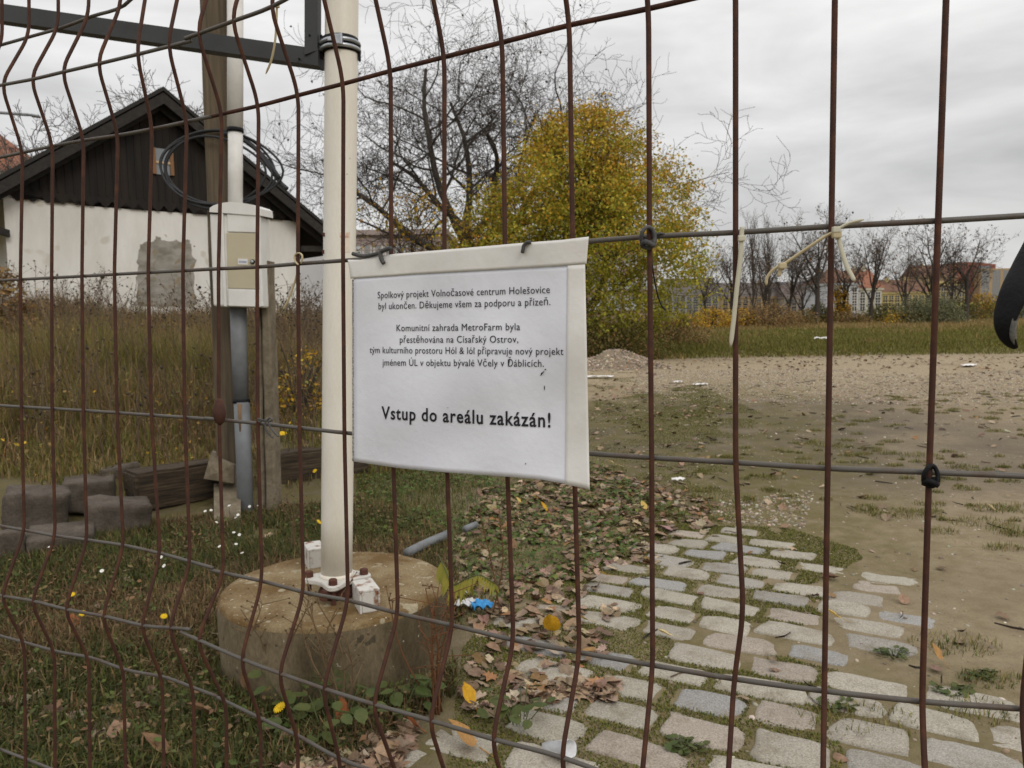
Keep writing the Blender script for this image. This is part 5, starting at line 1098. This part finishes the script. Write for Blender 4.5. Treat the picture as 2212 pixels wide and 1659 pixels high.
# ------------------------------------------------------------------ houses
def house(name, label, x0, x1, ytop, Z, depth, wall_m, rows, cols, roof=None, roof_h=3.0, roof_m=None, win_m=None, frame_m=None, ww=1.1, wh=1.7, base=0.0, roof_in=.0, arched=False, ang=0.0, top_gap=1.0, skip_low=1.2, cat='house', cornice=True):
    A_, B_ = at(x0, ytop, Z), at(x1, ytop, Z+ang); H = min(A_[2], B_[2]); d = B_-A_; d[2] = 0; wd = np.linalg.norm(d); d /= wd; nn = np.array((-d[1], d[0], 0.0)); o3 = np.array((A_[0], A_[1], 0))
    root = thing(name, label, cat, (o3[0]+d[0]*wd/2, o3[1]+d[1]*wd/2, 0)); P_ = lambda s, z, o: o3+d*s+nn*o+np.array((0, 0, z))
    b = MB(); b.hexa([P_(0, -1, 0), P_(wd, -1, 0), P_(wd, -1, depth), P_(0, -1, depth), P_(0, H, 0), P_(wd, H, 0), P_(wd, H, depth), P_(0, H, depth)]); b.build('wall', wall_m, root)
    if cornice:
        b = MB(); b.hexa([P_(-.3, H-.35, -.3), P_(wd+.3, H-.35, -.3), P_(wd+.3, H-.35, depth+.3), P_(-.3, H-.35, depth+.3), P_(-.3, H+.05, -.3), P_(wd+.3, H+.05, -.3), P_(wd+.3, H+.05, depth+.3), P_(-.3, H+.05, depth+.3)]); b.build('cornice', wall_m, root)
    if roof == 'gable':
        b = MB(); e = .4; r_ = [P_(-e, H+.06, -e), P_(wd+e, H+.06, -e), P_(wd+e, H+.06, depth+e), P_(-e, H+.06, depth+e), P_(roof_in, H+roof_h, depth/2), P_(wd-roof_in, H+roof_h, depth/2)]
        b.add(r_, [(0, 1, 5, 4), (1, 2, 5), (2, 3, 4, 5), (3, 0, 4), (3, 2, 1, 0)]); b.build('roof', roof_m, root)
        for cx_ in ((.3, .72) if Z > 60 else ()):
            b = MB(); b.box(P_(wd*cx_, H+roof_h-.2, depth*.45), (.7, .7, 1.6)); b.build('chimney', wall_m, root)
    fr_m, pn_m = frame_m or (M['pale_frame'] if wall_m in (mW, mCr) else wall_m), win_m or M['glass_dark']; fm = pm = None
    for r_ in range(rows):
        for c_ in range(cols):
            z0 = skip_low+(H-top_gap-skip_low)*(r_+.5)/rows-wh/2; s0 = wd*(c_+.5)/cols-ww/2
            loc = P_(s0, z0, 0)
            if fm is None:
                b = MB(); t_ = .10
                for a0, a1, h0, h1 in ((-t_, 0, -t_, wh+t_), (ww, ww+t_, -t_, wh+t_), (0, ww, -t_, 0), (0, ww, wh, wh+t_), (ww/2-.04, ww/2+.04, 0, wh), (0, ww, wh*.66, wh*.66+.07)): b.hexa([d*a+nn*o+np.array((0, 0, h)) for h, a, o in ((h0, a0, -.06), (h0, a1, -.06), (h0, a1, -.005), (h0, a0, -.005), (h1, a0, -.06), (h1, a1, -.06), (h1, a1, -.005), (h1, a0, -.005))])
                fo = b.build('window', fr_m, root, local=True); fo.location = tuple(loc-np.array(root.location)); fm = fo.data
                b = MB(); b.hexa([d*a+nn*o+np.array((0, 0, h)) for h, a, o in ((0, 0, -.03), (0, ww, -.03), (0, ww, -.004), (0, 0, -.004), (wh, 0, -.03), (wh, ww, -.03), (wh, ww, -.004), (wh, 0, -.004))])
                po = b.build('pane', pn_m, fo, local=True); pm = po.data
            else:
                fo = bpy.data.objects.new('window', fm); COL.objects.link(fo); fo.parent = root; fo.location = tuple(loc-np.array(root.location))
                po = bpy.data.objects.new('pane', pm); COL.objects.link(po); po.parent = fo
    return root, P_, wd, H
def plain(n, c, c2=None, s=.3): return mat(n, c, .9, col2=c2 or tuple(v*.85 for v in c), nscale=s)
mW, mCr, mYe, mTan, mPk = plain('pale_grey_render', (.52, .53, .56)), plain('cream_render', (.58, .55, .44)), plain('yellow_render', (.56, .45, .20)), plain('tan_render', (.36, .27, .16)), plain('pink_render', (.36, .29, .265))
mRo, mBr, mRed, mBei = plain('orange_tiles', (.27, .115, .07)), plain('brown_tiles', (.16, .085, .055)), plain('red_brick_panels', (.30, .115, .085)), plain('beige_panels', (.40, .29, .17))
house('town_house', 'pale grey four storey town house with a brown hipped roof', 1786, 1855, 611, 150, 12, mW, 4, 4, 'gable', 3.4, mBr, roof_in=2.4, ww=.85, wh=1.4)
house('town_house', 'narrow cream house with an orange tiled roof beside the pale grey house', 1855.5, 1905, 622, 152, 12, mCr, 3, 3, 'gable', 4.2, mRo, ww=.9, wh=1.5)
house('town_house', 'long yellow terrace with a red tiled roof behind the vase shaped tree', 1906, 2010, 630, 175, 11, mYe, 3, 8, 'gable', 3.0, mBr, ww=1, wh=1.5)
house('apartment_building', 'yellow flat fronted apartment block left of the red tower', 2010, 2090, 608, 215, 14, mYe, 4, 7, None, ww=1.3, wh=1.6, cat='building')
house('apartment_building', 'red roofed block rising behind the yellow apartment block', 1985, 2066, 596, 255, 12, mTan, 2, 6, 'gable', 4.0, mBr, ww=1.3, wh=1.6, cat='building', top_gap=.5)
root, P_, wd, H = house('apartment_building', 'tall red and grey panel tower block at the right', 2066, 2106, 566, 300, 22, mRed, 0, 0, None, cat='building', cornice=False)
root2, P2, wd2, H2 = house('apartment_building', 'beige and orange stepped tower block with rows of bluish windows at the right edge', 2118, 2330, 577, 296, 20, mBei, 11, 9, None, win_m=M['glass_grey'], ww=2.9, wh=1.25, cat='building', cornice=False, skip_low=1.0, top_gap=.6)
b = MB(); b.hexa([P_(wd, -1, .8), P_(wd+8.6, -1, .8), P_(wd+8.6, -1, 18), P_(wd, -1, 18), P_(wd, H+.1, .8), P_(wd+8.6, H-.9, .8), P_(wd+8.6, H-.9, 18), P_(wd, H+.1, 18)]); b.build('stair_wing', mRed, root)
for r_ in range(9):
    b = MB(); z0 = 2+r_*(H-3)/9; b.hexa([P_(wd+1.6, z0, .70), P_(wd+6.6, z0, .70), P_(wd+6.6, z0, .795), P_(wd+1.6, z0, .795), P_(wd+1.6, z0+1.3, .70), P_(wd+6.6, z0+1.3, .70), P_(wd+6.6, z0+1.3, .795), P_(wd+1.6, z0+1.3, .795)]); b.build('window_band', M['glass_grey'], root)
house('town_house', 'bright yellow green low house in front of the beige tower', 2094, 2160, 652, 120, 9, plain('lime_render', (.52, .52, .17)), 2, 4, None, ww=1, wh=1.3, cornice=False)
house('town_house', 'tan row of houses behind the bare trees right of the autumn tree', 1560, 1690, 640, 210, 12, mTan, 3, 9, 'gable', 4, plain('slate', (.13, .11, .10)), ww=1.1, wh=1.6)
house('town_house', 'grey row of houses behind the trunks nearest the autumn tree', 1440, 1552, 633, 190, 12, plain('grey_render', (.30, .28, .26)), 3, 8, 'gable', 4, plain('slate', (.12, .105, .095)), ww=1.1, wh=1.6)
house('town_house', 'dull grey brown row of houses left of the pale grey house', 1694, 1780, 640, 205, 12, plain('dun_render', (.30, .26, .22)), 3, 6, 'gable', 3.4, plain('slate', (.13, .10, .09)), ww=1.1, wh=1.6)
house('town_house', 'pinkish apartment house glimpsed through the bare tree left of the notice', 768, 960, 496, 62, 10, mPk, 4, 8, None, win_m=plain('light_pane', (.55, .58, .58)), ww=1.2, wh=1.1)
house('town_house', 'pinkish house hidden mostly by the autumn tree', 965, 1420, 520, 75, 10, plain('dull_pink', (.36, .25, .21)), 3, 12, None, win_m=plain('light_pane', (.5, .52, .52)), ww=1.3, wh=1.4)
house('town_house', 'cream house with arched windows and an orange roof at the left edge', -190, 31, 376, 34, 3.2, mCr, 3, 4, 'gable', 2.6, mRo, roof_in=2.2, ww=.75, wh=1.4)
# low blue fence far off
b = MB(); A_, B_ = at(2080, 690, 95), at(2240, 690, 95); A_[2] = B_[2] = -.2; u_ = np.array((0, 0, 1.1+.2)); k_ = np.array((0, .06, 0)); b.hexa([A_, B_, B_+k_, A_+k_, A_+u_, B_+u_, B_+u_+k_, A_+u_+k_])
fo_ = thing('blue_fence', 'low dull blue fence far off below the lime green house', 'fence', (A_+B_)/2*np.array((1, 1, 0))); b.build('boards', plain('blue_boards', (.10, .15, .22)), fo_)
for k in range(9):
    q = A_+(B_-A_)*k/8; b = MB(); b.box(q+np.array((0, -.05, .75)), (.12, .1, 1.5)); b.build('post', plain('post_grey', (.12, .14, .17)) if k == 0 else fo_.children[1].data.materials[0], fo_)
# wooded hill on the horizon
hx = np.linspace(-200, 900, 90); V = []
for x in hx: h = 26+16*fnoise(x, 0, .006, 3)-18*(x < 150)*sstep(np.array(150-x), 0, 300); V += [(x, 900, -5), (x, 900, max(float(h), 3)), (x, 1150, -5)]
hl = obj('hills', V, [f for i in range(89) for f in ((3*i, 3*i+3, 3*i+4, 3*i+1), (3*i+1, 3*i+4, 3*i+5, 3*i+2))], plain('hill_wood', (.085, .08, .085), (.13, .12, .12), .05), smooth=True); tag(hl, kind='structure')
# street lamp head at the far left
lamp = thing('street_lamp', 'grey street lamp head on a thin arm behind the shed roof at the left', 'lamp', at(-120, 690, 26)*np.array((1, 1, 0)))
q = at(70, 249, 26); V, F = tube([at(60, 247.5, 26), at(70, 249.5, 26), at(84, 252, 26), at(88, 253, 26)], [.06, .11, .10, .03], 10, True, .5); obj('lamp_head', V, F, mat('lamp_grey', (.20, .21, .22), .5), lamp)
V, F = tube(spline([at(-120, 690, 26)*np.array((1, 1, 0)), at(-122, 330, 26), at(-105, 262, 26), at(-40, 243, 26), at(62, 248, 26)], 5), .05, 8); obj('lamp_post', V, F, mat('lamp_steel', (.22, .23, .24), .5), lamp)

# ------------------------------------------------------------------ trees
def grow(rng, p, d, ln, r, lev, P, out):
    n = P['seg'][lev]; pts = [p.copy()]; rad = [r]; sl_ = ln/n; dd = d.copy(); re = r*P['taper'][lev]
    for i in range(n):
        dd = dd+rng.normal(0, P['wig'][lev], 3)+np.array((0, 0, P['up'][lev])); dd /= np.linalg.norm(dd)
        p = p+dd*sl_; pts.append(p.copy()); rad.append(r+(re-r)*(i+1)/n)
    out.append((lev, np.array(pts), np.array(rad)))
    if lev+1 >= P['levels']: return
    k = P['kids'][lev]; t0 = P['from'][lev]; az = rng.uniform(0, TAU)
    for j in range(k):
        t_ = t0+(1-t0)*(j+rng.random()*.9)/k; x = t_*n; i = min(int(x), n-1); f = x-i; q = pts[i]*(1-f)+pts[i+1]*f; ax = pts[i+1]-pts[i]; ax /= np.linalg.norm(ax)
        az += 2.4+rng.normal(0, .5); ref = np.cross(ax, (0.31, .2, .93)); ref /= np.linalg.norm(ref); r2 = np.cross(ax, ref); an = P['ang'][lev]*rng.uniform(.7, 1.25)
        nd_ = ax*math.cos(an)+(ref*math.cos(az)+r2*math.sin(az))*math.sin(an)
        grow(rng, q, nd_, ln*P['len'][lev]*rng.uniform(.7, 1.2)*(1.12-.45*t_ if P.get('cone') else 1.0), max(rad[i]*P['rad'][lev], P['rmin']), lev+1, P, out)
def tree_mesh(br, split, rmin):
    res = []
    for sel in (lambda l: l <= split, lambda l: l > split):
        V, F, n0 = [], [], 0
        for lev, p, r in br:
            if not sel(lev): continue
            n = 9 if r[0] > .06 else 6 if r[0] > .02 else 3
            v, f = tube(p, np.maximum(r, rmin), n, False); V.append(v); F += [tuple(i+n0 for i in q) for q in f]; n0 += len(v)
        res.append((np.concatenate(V), F) if V else None)
    return res
LQ = [(0, 0, 0), (-.42, .4, .05), (0, 1, -.05), (.42, .4, .05)]; LQF = [(0, 3, 2, 1)]
def leaves(rng, pts, size, pal, wts):
    N = len(pts); return scatter(LQ, LQF, pts, rotm(rng.uniform(0, TAU, N), rng.uniform(-1.6, .4, N), rng.uniform(-.8, .8, N)), rng.uniform(size*.6, size*1.3, N), pick(rng, N, pal, wts, .2))
def tips(br, lev, rng, per, spread):
    q = []
    for l, p, r in br:
        if l >= lev:
            for _ in range(per): i = rng.integers(1, len(p)); q.append(p[i]+rng.normal(0, spread, 3))
    return np.array(q)
def tree(name, label, loc, br, split, rmin, leaf=None, group=None, bark=None, twig=None):
    root = thing(name, label, 'tree', loc, group); (a, b_) = tree_mesh(br, split, rmin)
    obj('trunk', a[0], a[1], bark or M['bark'], root, local=True)
    if b_: obj('crown', b_[0], b_[1], twig or M['twig'], root, local=True)
    if leaf is not None: obj('leaves', leaf[0], leaf[1], M['leaf'], root, col=leaf[2], smooth=False, local=True)
    return root
# large walnut, bare
rng = np.random.default_rng(12)
PW = dict(levels=6, seg=(6, 9, 8, 7, 6, 4), taper=(.75, .35, .35, .4, .5, .6), wig=(.05, .16, .20, .22, .24, .25), up=(0, .035, .03, .03, .03, .02), kids=(7, 8, 7, 6, 4), len=(1.42, .56, .55, .54, .55), rad=(.66, .42, .48, .55, .7), ang=(.72, .95, .9, .85, .8), rmin=.006)
PW['from'] = (.62, .22, .15, .15, .2)
br = []; ZT = 25.0
q0 = at(1015, 690, ZT); q0[2] = 0
grow(rng, np.zeros(3), np.array((-.03, 0, 1.0)), 3.9, .27, 0, PW, br)
lf_ = tips([x for x in br if x[1][-1][2] > 5.5], 5, rng, 1, .04); lf_ = lf_[rng.random(len(lf_)) < .14]
tree('bare_walnut_tree', 'large bare walnut tree with gnarled limbs behind the notice', q0, br, 2, .0056, leaves(rng, lf_, .095, [(.035, .03, .028), (.06, .045, .03)], (3, 1)))
# autumn tree
rng = np.random.default_rng(31); ZA = 19.0; q1 = at(1262, 700, ZA); q1[2] = 0
PA = dict(levels=4, seg=(7, 7, 5, 4), taper=(.3, .3, .4, .5), wig=(.04, .08, .14, .2), up=(0, .05, .04, .03), kids=(15, 9, 6), len=(.62, .42, .5), rad=(.42, .5, .6), ang=(.62, .7, .8), rmin=.006, cone=1)
PA['from'] = (.10, .2, .2)
br = []; grow(rng, np.zeros(3), np.array((.03, 0, 1.0)), 4.6, .13, 0, PA, br)
env = [(0.55, 1.5), (1.1, 2.35), (2.0, 2.75), (3.0, 2.80), (3.7, 2.6), (4.4, 2.2), (5.1, 1.45), (5.6, .85), (6.05, .15)]
eh, er = np.array(env).T
def env_pts(n, rng, k=.93):
    out = []
    while len(out) < n:
        z = rng.uniform(.5, 6.0); a_ = rng.uniform(0, TAU); rr = math.sqrt(rng.random()) if rng.random() < .45 else rng.uniform(.72, 1.02); R0 = np.interp(z, eh, er)*.97
        if rng.random() > (R0/2.8)**1.3+.06: continue
        R0 *= (1.03+.13*math.sin(3*a_+z*1.7)+.10*math.sin(7*a_-z*2.3)); cx_ = .10*(z-2)*.3
        p_ = np.array((cx_+R0*rr*math.cos(a_)*1.02, R0*rr*math.sin(a_), z)); out.append(p_)
    return np.array(out)
tp_ = tips(br, 2, rng, 1, .10); tp_ = tp_[(tp_[:, 2] > .5) & (tp_[:, 2] < 6.1)]; tp_ = tp_[np.hypot(tp_[:, 0], tp_[:, 1]) < np.interp(tp_[:, 2], eh, er)*1.12]
clc = np.concatenate((env_pts(820, rng), tp_[rng.choice(len(tp_), min(300, len(tp_)), False)])); N = 80000; ci = rng.integers(0, len(clc), N); csz = rng.uniform(.12, .27, len(clc))
lp = clc[ci]+rng.normal(0, 1, (N, 3))*csz[ci][:, None]*np.array((1, 1, .75)); lp = lp[(lp[:, 2] > .35)]; ci = ci[:len(lp)]
zz = lp[:, 2]; hue = fnoise(clc[:, 0]*1.3, clc[:, 2]*1.3, 1.0, 9)[rng.integers(0, len(clc), len(lp))]*.4+.3*fnoise(lp[:, 0], lp[:, 2], .8, 14)+.3*rng.random(len(lp))+.10*(zz-3)/3
c_g = pick(rng, len(lp), [(.35, .32, .034), (.24, .245, .03), (.43, .365, .038)], (3, 3, 2), .2); c_y = pick(rng, len(lp), [(.53, .36, .036), (.45, .30, .034), (.55, .285, .036), (.35, .19, .032)], (3, 3, 1.6, 1), .2)
wy = sstep(hue, .46+.10*(zz < 2.6), .86)[:, None] if False else sstep(hue+.06*(zz-2.6), .46, .86)[:, None]; lcol = np.where(rng.random((len(lp), 1)) < wy, c_y, c_g)
V, F, C_ = scatter(LQ, LQF, lp, rotm(rng.uniform(0, TAU, len(lp)), rng.uniform(-1.6, .5, len(lp)), rng.uniform(-.8, .8, len(lp))), rng.uniform(.045, .088, len(lp)), lcol)
tree('autumn_tree', 'broad tree in yellow green autumn leaf right behind the notice', q1, br, 1, .008, (V, F, C_))
# thin yellowing saplings in front of the walnut
for k, (x, Z, H, lab, sd) in enumerate(((905, 21, 3.7, 'sparse tall shrub with ochre leaves in front of the walnut, left of the notice corner', 41), (1040, 20.5, 3.6, 'shrub with yellow green leaves between the walnut and the autumn tree', 42))):
    rng = np.random.default_rng(sd); q = at(x, 700, Z); q[2] = 0; PS = dict(levels=4, seg=(6, 6, 5, 4), taper=(.4,)*4, wig=(.05, .1, .16, .2), up=(.0, .06, .05, .03), kids=(11, 7, 5), len=(.55, .5, .5), rad=(.5, .5, .6), ang=(.5, .7, .8), rmin=.006); PS['from'] = (.08, .2, .2)
    br = []; grow(rng, np.zeros(3), np.array((0, 0, 1.0)), H*.8, .06, 0, PS, br); lp = tips(br, 2, rng, 6 if k else 5, .14); lp = lp[fnoise(lp[:, 0]*2, lp[:, 2]*2, 1, sd) > (.42 if not k else .36)]
    tree('autumn_shrub', lab, q, br, 1, .008, leaves(rng, lp, .085, [(.42, .24, .03), (.26, .16, .045), (.24, .20, .02), (.48, .30, .03)], (3, 2, 2, 1)))
# tree behind the shed
rng = np.random.default_rng(51); br = []; PB = dict(levels=6, seg=(5, 7, 6, 5, 4, 3), taper=(.8, .35, .35, .4, .5, .6), wig=(.03, .09, .11, .14, .17, .2), up=(0, .07, .05, .05, .04, .03), kids=(7, 8, 7, 5, 4), len=(1.6, .55, .52, .5, .5), rad=(.55, .42, .5, .55, .7), ang=(.68, .66, .66, .7, .75), rmin=.006); PB['from'] = (.5, .25, .2, .2, .2)
grow(rng, np.zeros(3), np.array((0, 0, 1.0)), 3.4, .24, 0, PB, br); q = at(262, 690, 26.5); q[2] = 0
tree('bare_tree', 'bare tree with fine upright twigs rising behind the shed roof', q, br, 2, .010, None, None, None, mat('pale_twigs', (.115, .10, .088), .95)).scale = (.80, .80, .84)
# row of trees across the field: four forms, each copied and turned
forms = []
specs = [dict(kids=(6, 6, 5, 4), ang=(.62, .68, .7, .75), len=(.95, .55, .5, .5), H=4.2, r=.20, leaf=0, up=(0, .06, .05, .04, .03)),
         dict(kids=(7, 6, 5, 4), ang=(.42, .52, .6, .65), len=(.95, .5, .5, .5), H=4.6, r=.20, leaf=1, up=(0, .09, .06, .05, .03)),
         dict(kids=(13, 7, 5, 3), ang=(.28, .34, .4, .5), len=(.42, .5, .5, .5), H=8.2, r=.20, leaf=0, up=(0, .12, .1, .08, .05)),
         dict(kids=(7, 7, 5, 4), ang=(.70, .75, .75, .75), len=(.80, .55, .5, .5), H=4.6, r=.22, leaf=2, up=(0, .05, .04, .03, .02))]
def far_form(k, sp2, seed):
    rng = np.random.default_rng(seed); P_ = dict(levels=5, seg=(6, 6, 5, 4, 3), taper=(.55, .35, .4, .5, .6), wig=(.035, .08, .11, .15, .18), rad=(.55, .5, .55, .7), rmin=.008, **{a: sp2[a] for a in ('kids', 'ang', 'len', 'up')}); P_['from'] = (.36 if k != 2 else .12, .2, .2, .2)
    br = []; grow(rng, np.zeros(3), np.array((0, 0, 1.0)), sp2['H'], sp2['r'], 0, P_, br); top = max(p[:, 2].max() for _, p, _ in br); lf2 = None
    if sp2['leaf']:
        q = tips(br, 3, rng, 2, .14); q = q[(rng.random(len(q)) < (.30 if sp2['leaf'] == 1 else .26)) & (fnoise(q[:, 0], q[:, 2], .9, seed) > .40)]
        lf2 = leaves(rng, q, .19, [(.15, .085, .045), (.10, .065, .045), (.22, .12, .045)] if sp2['leaf'] == 1 else [(.05, .04, .035), (.075, .05, .035), (.20, .11, .02)], (3, 2, 1))
    return br, lf2, top
made = {}
ROW = [(1522, 58, 482, 0, 'bare dark tree standing nearest the autumn tree in the far row'), (1578, 60, 486, 3, 'bare dark tree with spreading limbs, second from the autumn tree'), (1628, 78, 440, 2, 'tall pale poplar behind the second fence wire right of the autumn tree'), (1662, 80, 452, 2, 'tall pale poplar to the right of the other pale poplar'), (1648, 57, 500, 1, 'russet many stemmed tree before the pale poplars'), (1702, 58, 492, 1, 'russet leafy tree right of the pale poplars'),
       (1764, 54, 428, 3, 'tallest dark tree of the far row with leaves left at its tips'), (1822, 60, 470, 3, 'dark leafy tree rising behind the pale grey town house'), (1880, 55, 458, 1, 'vase shaped tree with many stems before the orange roofed house'), (1958, 56, 470, 0, 'slim forked tree with twin trunks left of the willow bush'), (2012, 60, 458, 3, 'dark tree behind the big willow bush'), (2052, 62, 474, 0, 'bare tree in front of the red tower, left one'), (2086, 58, 486, 3, 'bare tree in front of the red tower, right one'), (1735, 62, 520, 0, 'small bare tree between the russet trees and the tallest tree')]
SEED = {(0, 0): 61}
for k, (x, Z, yt, form, lab) in enumerate(ROW):
    key = (form, k % 2 if form in (0, 3) else 0)
    q = at(x, 690, Z); q[2] = 0; Ht = at(x, yt, Z)[2]
    if key not in made:
        br, lf2, top = far_form(form, specs[form], 61+7*form+3*key[1]); rt = tree('far_tree', lab, q, br, 1, .009, lf2, 'row of trees across the field', None, M['twig_far']); made[key] = (rt, top)
    else:
        src, top = made[key]; rt = copy_tree(src); rt['label'] = lab; rt.location = tuple(q); rt.rotation_euler = (0, 0, 1.3+k*1.9)
    s = Ht/made[key][1]; rt.scale = (s*(1.0 if form != 2 else .75), s*(1.0 if form != 2 else .75), s)
# bushes
def bush(name, label, x, Z, w, h, n, size, pal, wts, seed, cat='bush', stems=14, droop=0.0, base=0.0):
    rng = np.random.default_rng(seed); q = at(x, 690, Z); q[2] = float(gz(q[0], q[1])); root = thing(name, label, cat, q)
    b = MB()
    for k in range(stems):
        a_ = rng.uniform(0, TAU); e = np.array((math.cos(a_)*w*.42*rng.random()**.5, math.sin(a_)*w*.35*rng.random(), h*rng.uniform(.6, .98))); b.tube(spline([(rng.normal(0, .06*w), rng.normal(0, .06*w), -.05), e*(.5, .5, .6), e], 4), np.linspace(.028, .008, 9)*max(Z/45, .3), 4, False)
    b.build('stems', M['twig'], root, True, local=True)
    u = rng.normal(0, 1, (n//14, 3)); u /= np.linalg.norm(u, axis=1)[:, None]; u *= rng.random((len(u), 1))**.30; u[:, 2] = np.abs(u[:, 2]); c_ = u*np.array((w/2, w/2*.8, h*.92)); c_ *= (1+.22*(fnoise(u[:, 0]*3, u[:, 2]*3, 1, seed)-.5))[:, None]
    ci = rng.integers(0, len(c_), n); p = c_[ci]+rng.normal(0, 1, (n, 3))*.055*w*np.array((1, 1, .8)); p[:, 2] = np.abs(p[:, 2])
    V, F, C_ = leaves(rng, p, size, pal, wts); obj('foliage', V, F, M['leaf'], root, col=C_, smooth=False, local=True); return root
OL = [(.14, .13, .032), (.18, .155, .042), (.10, .095, .026)]; BRN = [(.25, .155, .06), (.19, .12, .05), (.30, .19, .07)]; YL = [(.46, .28, .025), (.34, .22, .04), (.52, .30, .025)]; WI = [(.16, .165, .085), (.12, .13, .068), (.20, .19, .10)]
for i_, (x, Z, w, h, n, sz_, pal, lab) in enumerate((
    (2005, 50, 4.7, 2.0, 9000, .11, WI, 'big grey green willow bush standing in the far grass'), (1770, 55, 2.6, 1.7, 3000, .12, OL, 'olive green bush before the tallest far tree'), (1905, 58, 3.6, 1.5, 3000, .13, OL, 'low dark green bush right of the vase shaped tree'),
    (1540, 44, 2.6, 1.5, 2200, .11, YL, 'small golden bush below the bare tree nearest the autumn tree'), (1492, 40, 2.2, 1.2, 1700, .10, YL, 'low yellow bush at the right foot of the autumn tree'), (1600, 46, 2.8, 1.3, 2200, .11, YL+BRN, 'straggling golden brown bush behind the hanging cable tie'),
    (1660, 46, 4.0, 1.7, 3600, .11, BRN, 'russet brown thicket in the middle of the far row'), (1725, 52, 3.2, 1.2, 2500, .12, BRN+OL, 'low brown thicket before the small bare tree'), (1830, 54, 3.6, 1.0, 2500, .12, BRN+OL, 'low brown bramble patch below the pale grey house'), (1950, 50, 3.0, .9, 2000, .11, YL+OL, 'low yellowish bramble left of the willow bush'),
    (2070, 60, 4.2, 2.0, 3600, .13, OL+BRN, 'brownish green thicket right of the willow bush'), (2125, 80, 3.2, 3.0, 3600, .14, YL+OL, 'small yellow leaved tree before the lime green house'), (1812, 60, 2.0, 3.6, 2600, .13, YL, 'slender golden leaved tree left of the pale grey house'), (2200, 62, 6, 2.2, 3000, .14, OL, 'green thicket at the far right edge'),
    (1330, 17.6, 2.5, .95, 7000, .05, OL+BRN, 'brown green weeds under the autumn tree behind the gravel heap'), (1215, 17.4, 2.5, 1.3, 6000, .05, OL+BRN, 'weedy thicket under the left side of the autumn tree'), (1440, 22, 2.4, 1.1, 5200, .06, BRN+OL, 'brown weedy thicket under the right side of the autumn tree'),
    (-14, 8.6, 1.0, 1.15, 3600, .05, BRN, 'dark brown bush at the left edge before the shed corner'), (640, 5.5, .7, .62, 900, .03, YL+BRN+OL, 'weeds with golden leaves between the concrete post and the white pole'))):
    bush('bush' if Z > 10 else 'weed_bush', lab, x, Z, w, h, n, sz_, pal, [3]*3+[1]*(len(pal)-3), 200+i_)
# heap of gravel
rng = np.random.default_rng(91); q = at(1312, 790, 14.6); q[2] = 0; n = 46
U, V_ = np.meshgrid(np.linspace(-1, 1, n), np.linspace(-1, 1, n)); hgt = np.maximum(0, (1-np.hypot(U, V_)))**.9*.34*(1+.5*(fnoise(U*3, V_*3, 1, 7)-.5))-.02; hgt *= 1+.2*np.sin(U*5)
hp = thing('gravel_heap', 'small heap of pale gravel just right of the notice, before the weeds', 'heap', q)
obj('heap_core', np.stack((U*1.25, V_*.9, hgt), -1).reshape(-1, 3), [(j*n+i, j*n+i+1, (j+1)*n+i+1, (j+1)*n+i) for j in range(n-1) for i in range(n-1)], plain('heap_soil', (.24, .19, .13), (.16, .125, .085), 9), hp, local=True)
N = 3400; uu = rng.uniform(-1, 1, (N, 2)); uu = uu[np.hypot(uu[:, 0], uu[:, 1]) < 1.02]; N = len(uu); ii = np.clip(((uu+1)/2*(n-1)).astype(int), 0, n-1); pz = hgt[ii[:, 1], ii[:, 0]]; s = rng.uniform(.012, .034, N)
V, F, C_ = scatter(ICV, ICF, np.column_stack((uu[:, 0]*1.25, uu[:, 1]*.9, pz+.004)), rotm(rng.uniform(0, 6, N), rng.uniform(-.5, .5, N), rng.uniform(-.5, .5, N)), np.column_stack((s, s*.8, s*.6)), pick(rng, N, [(.40, .33, .25), (.28, .22, .16), (.52, .47, .40), (.15, .12, .10), (.32, .20, .13)], (4, 3, 1.5, 2, 1.2)))
o = obj('stones', V, F, M['pebble'], hp, col=C_, local=True); o['kind'] = 'stuff'
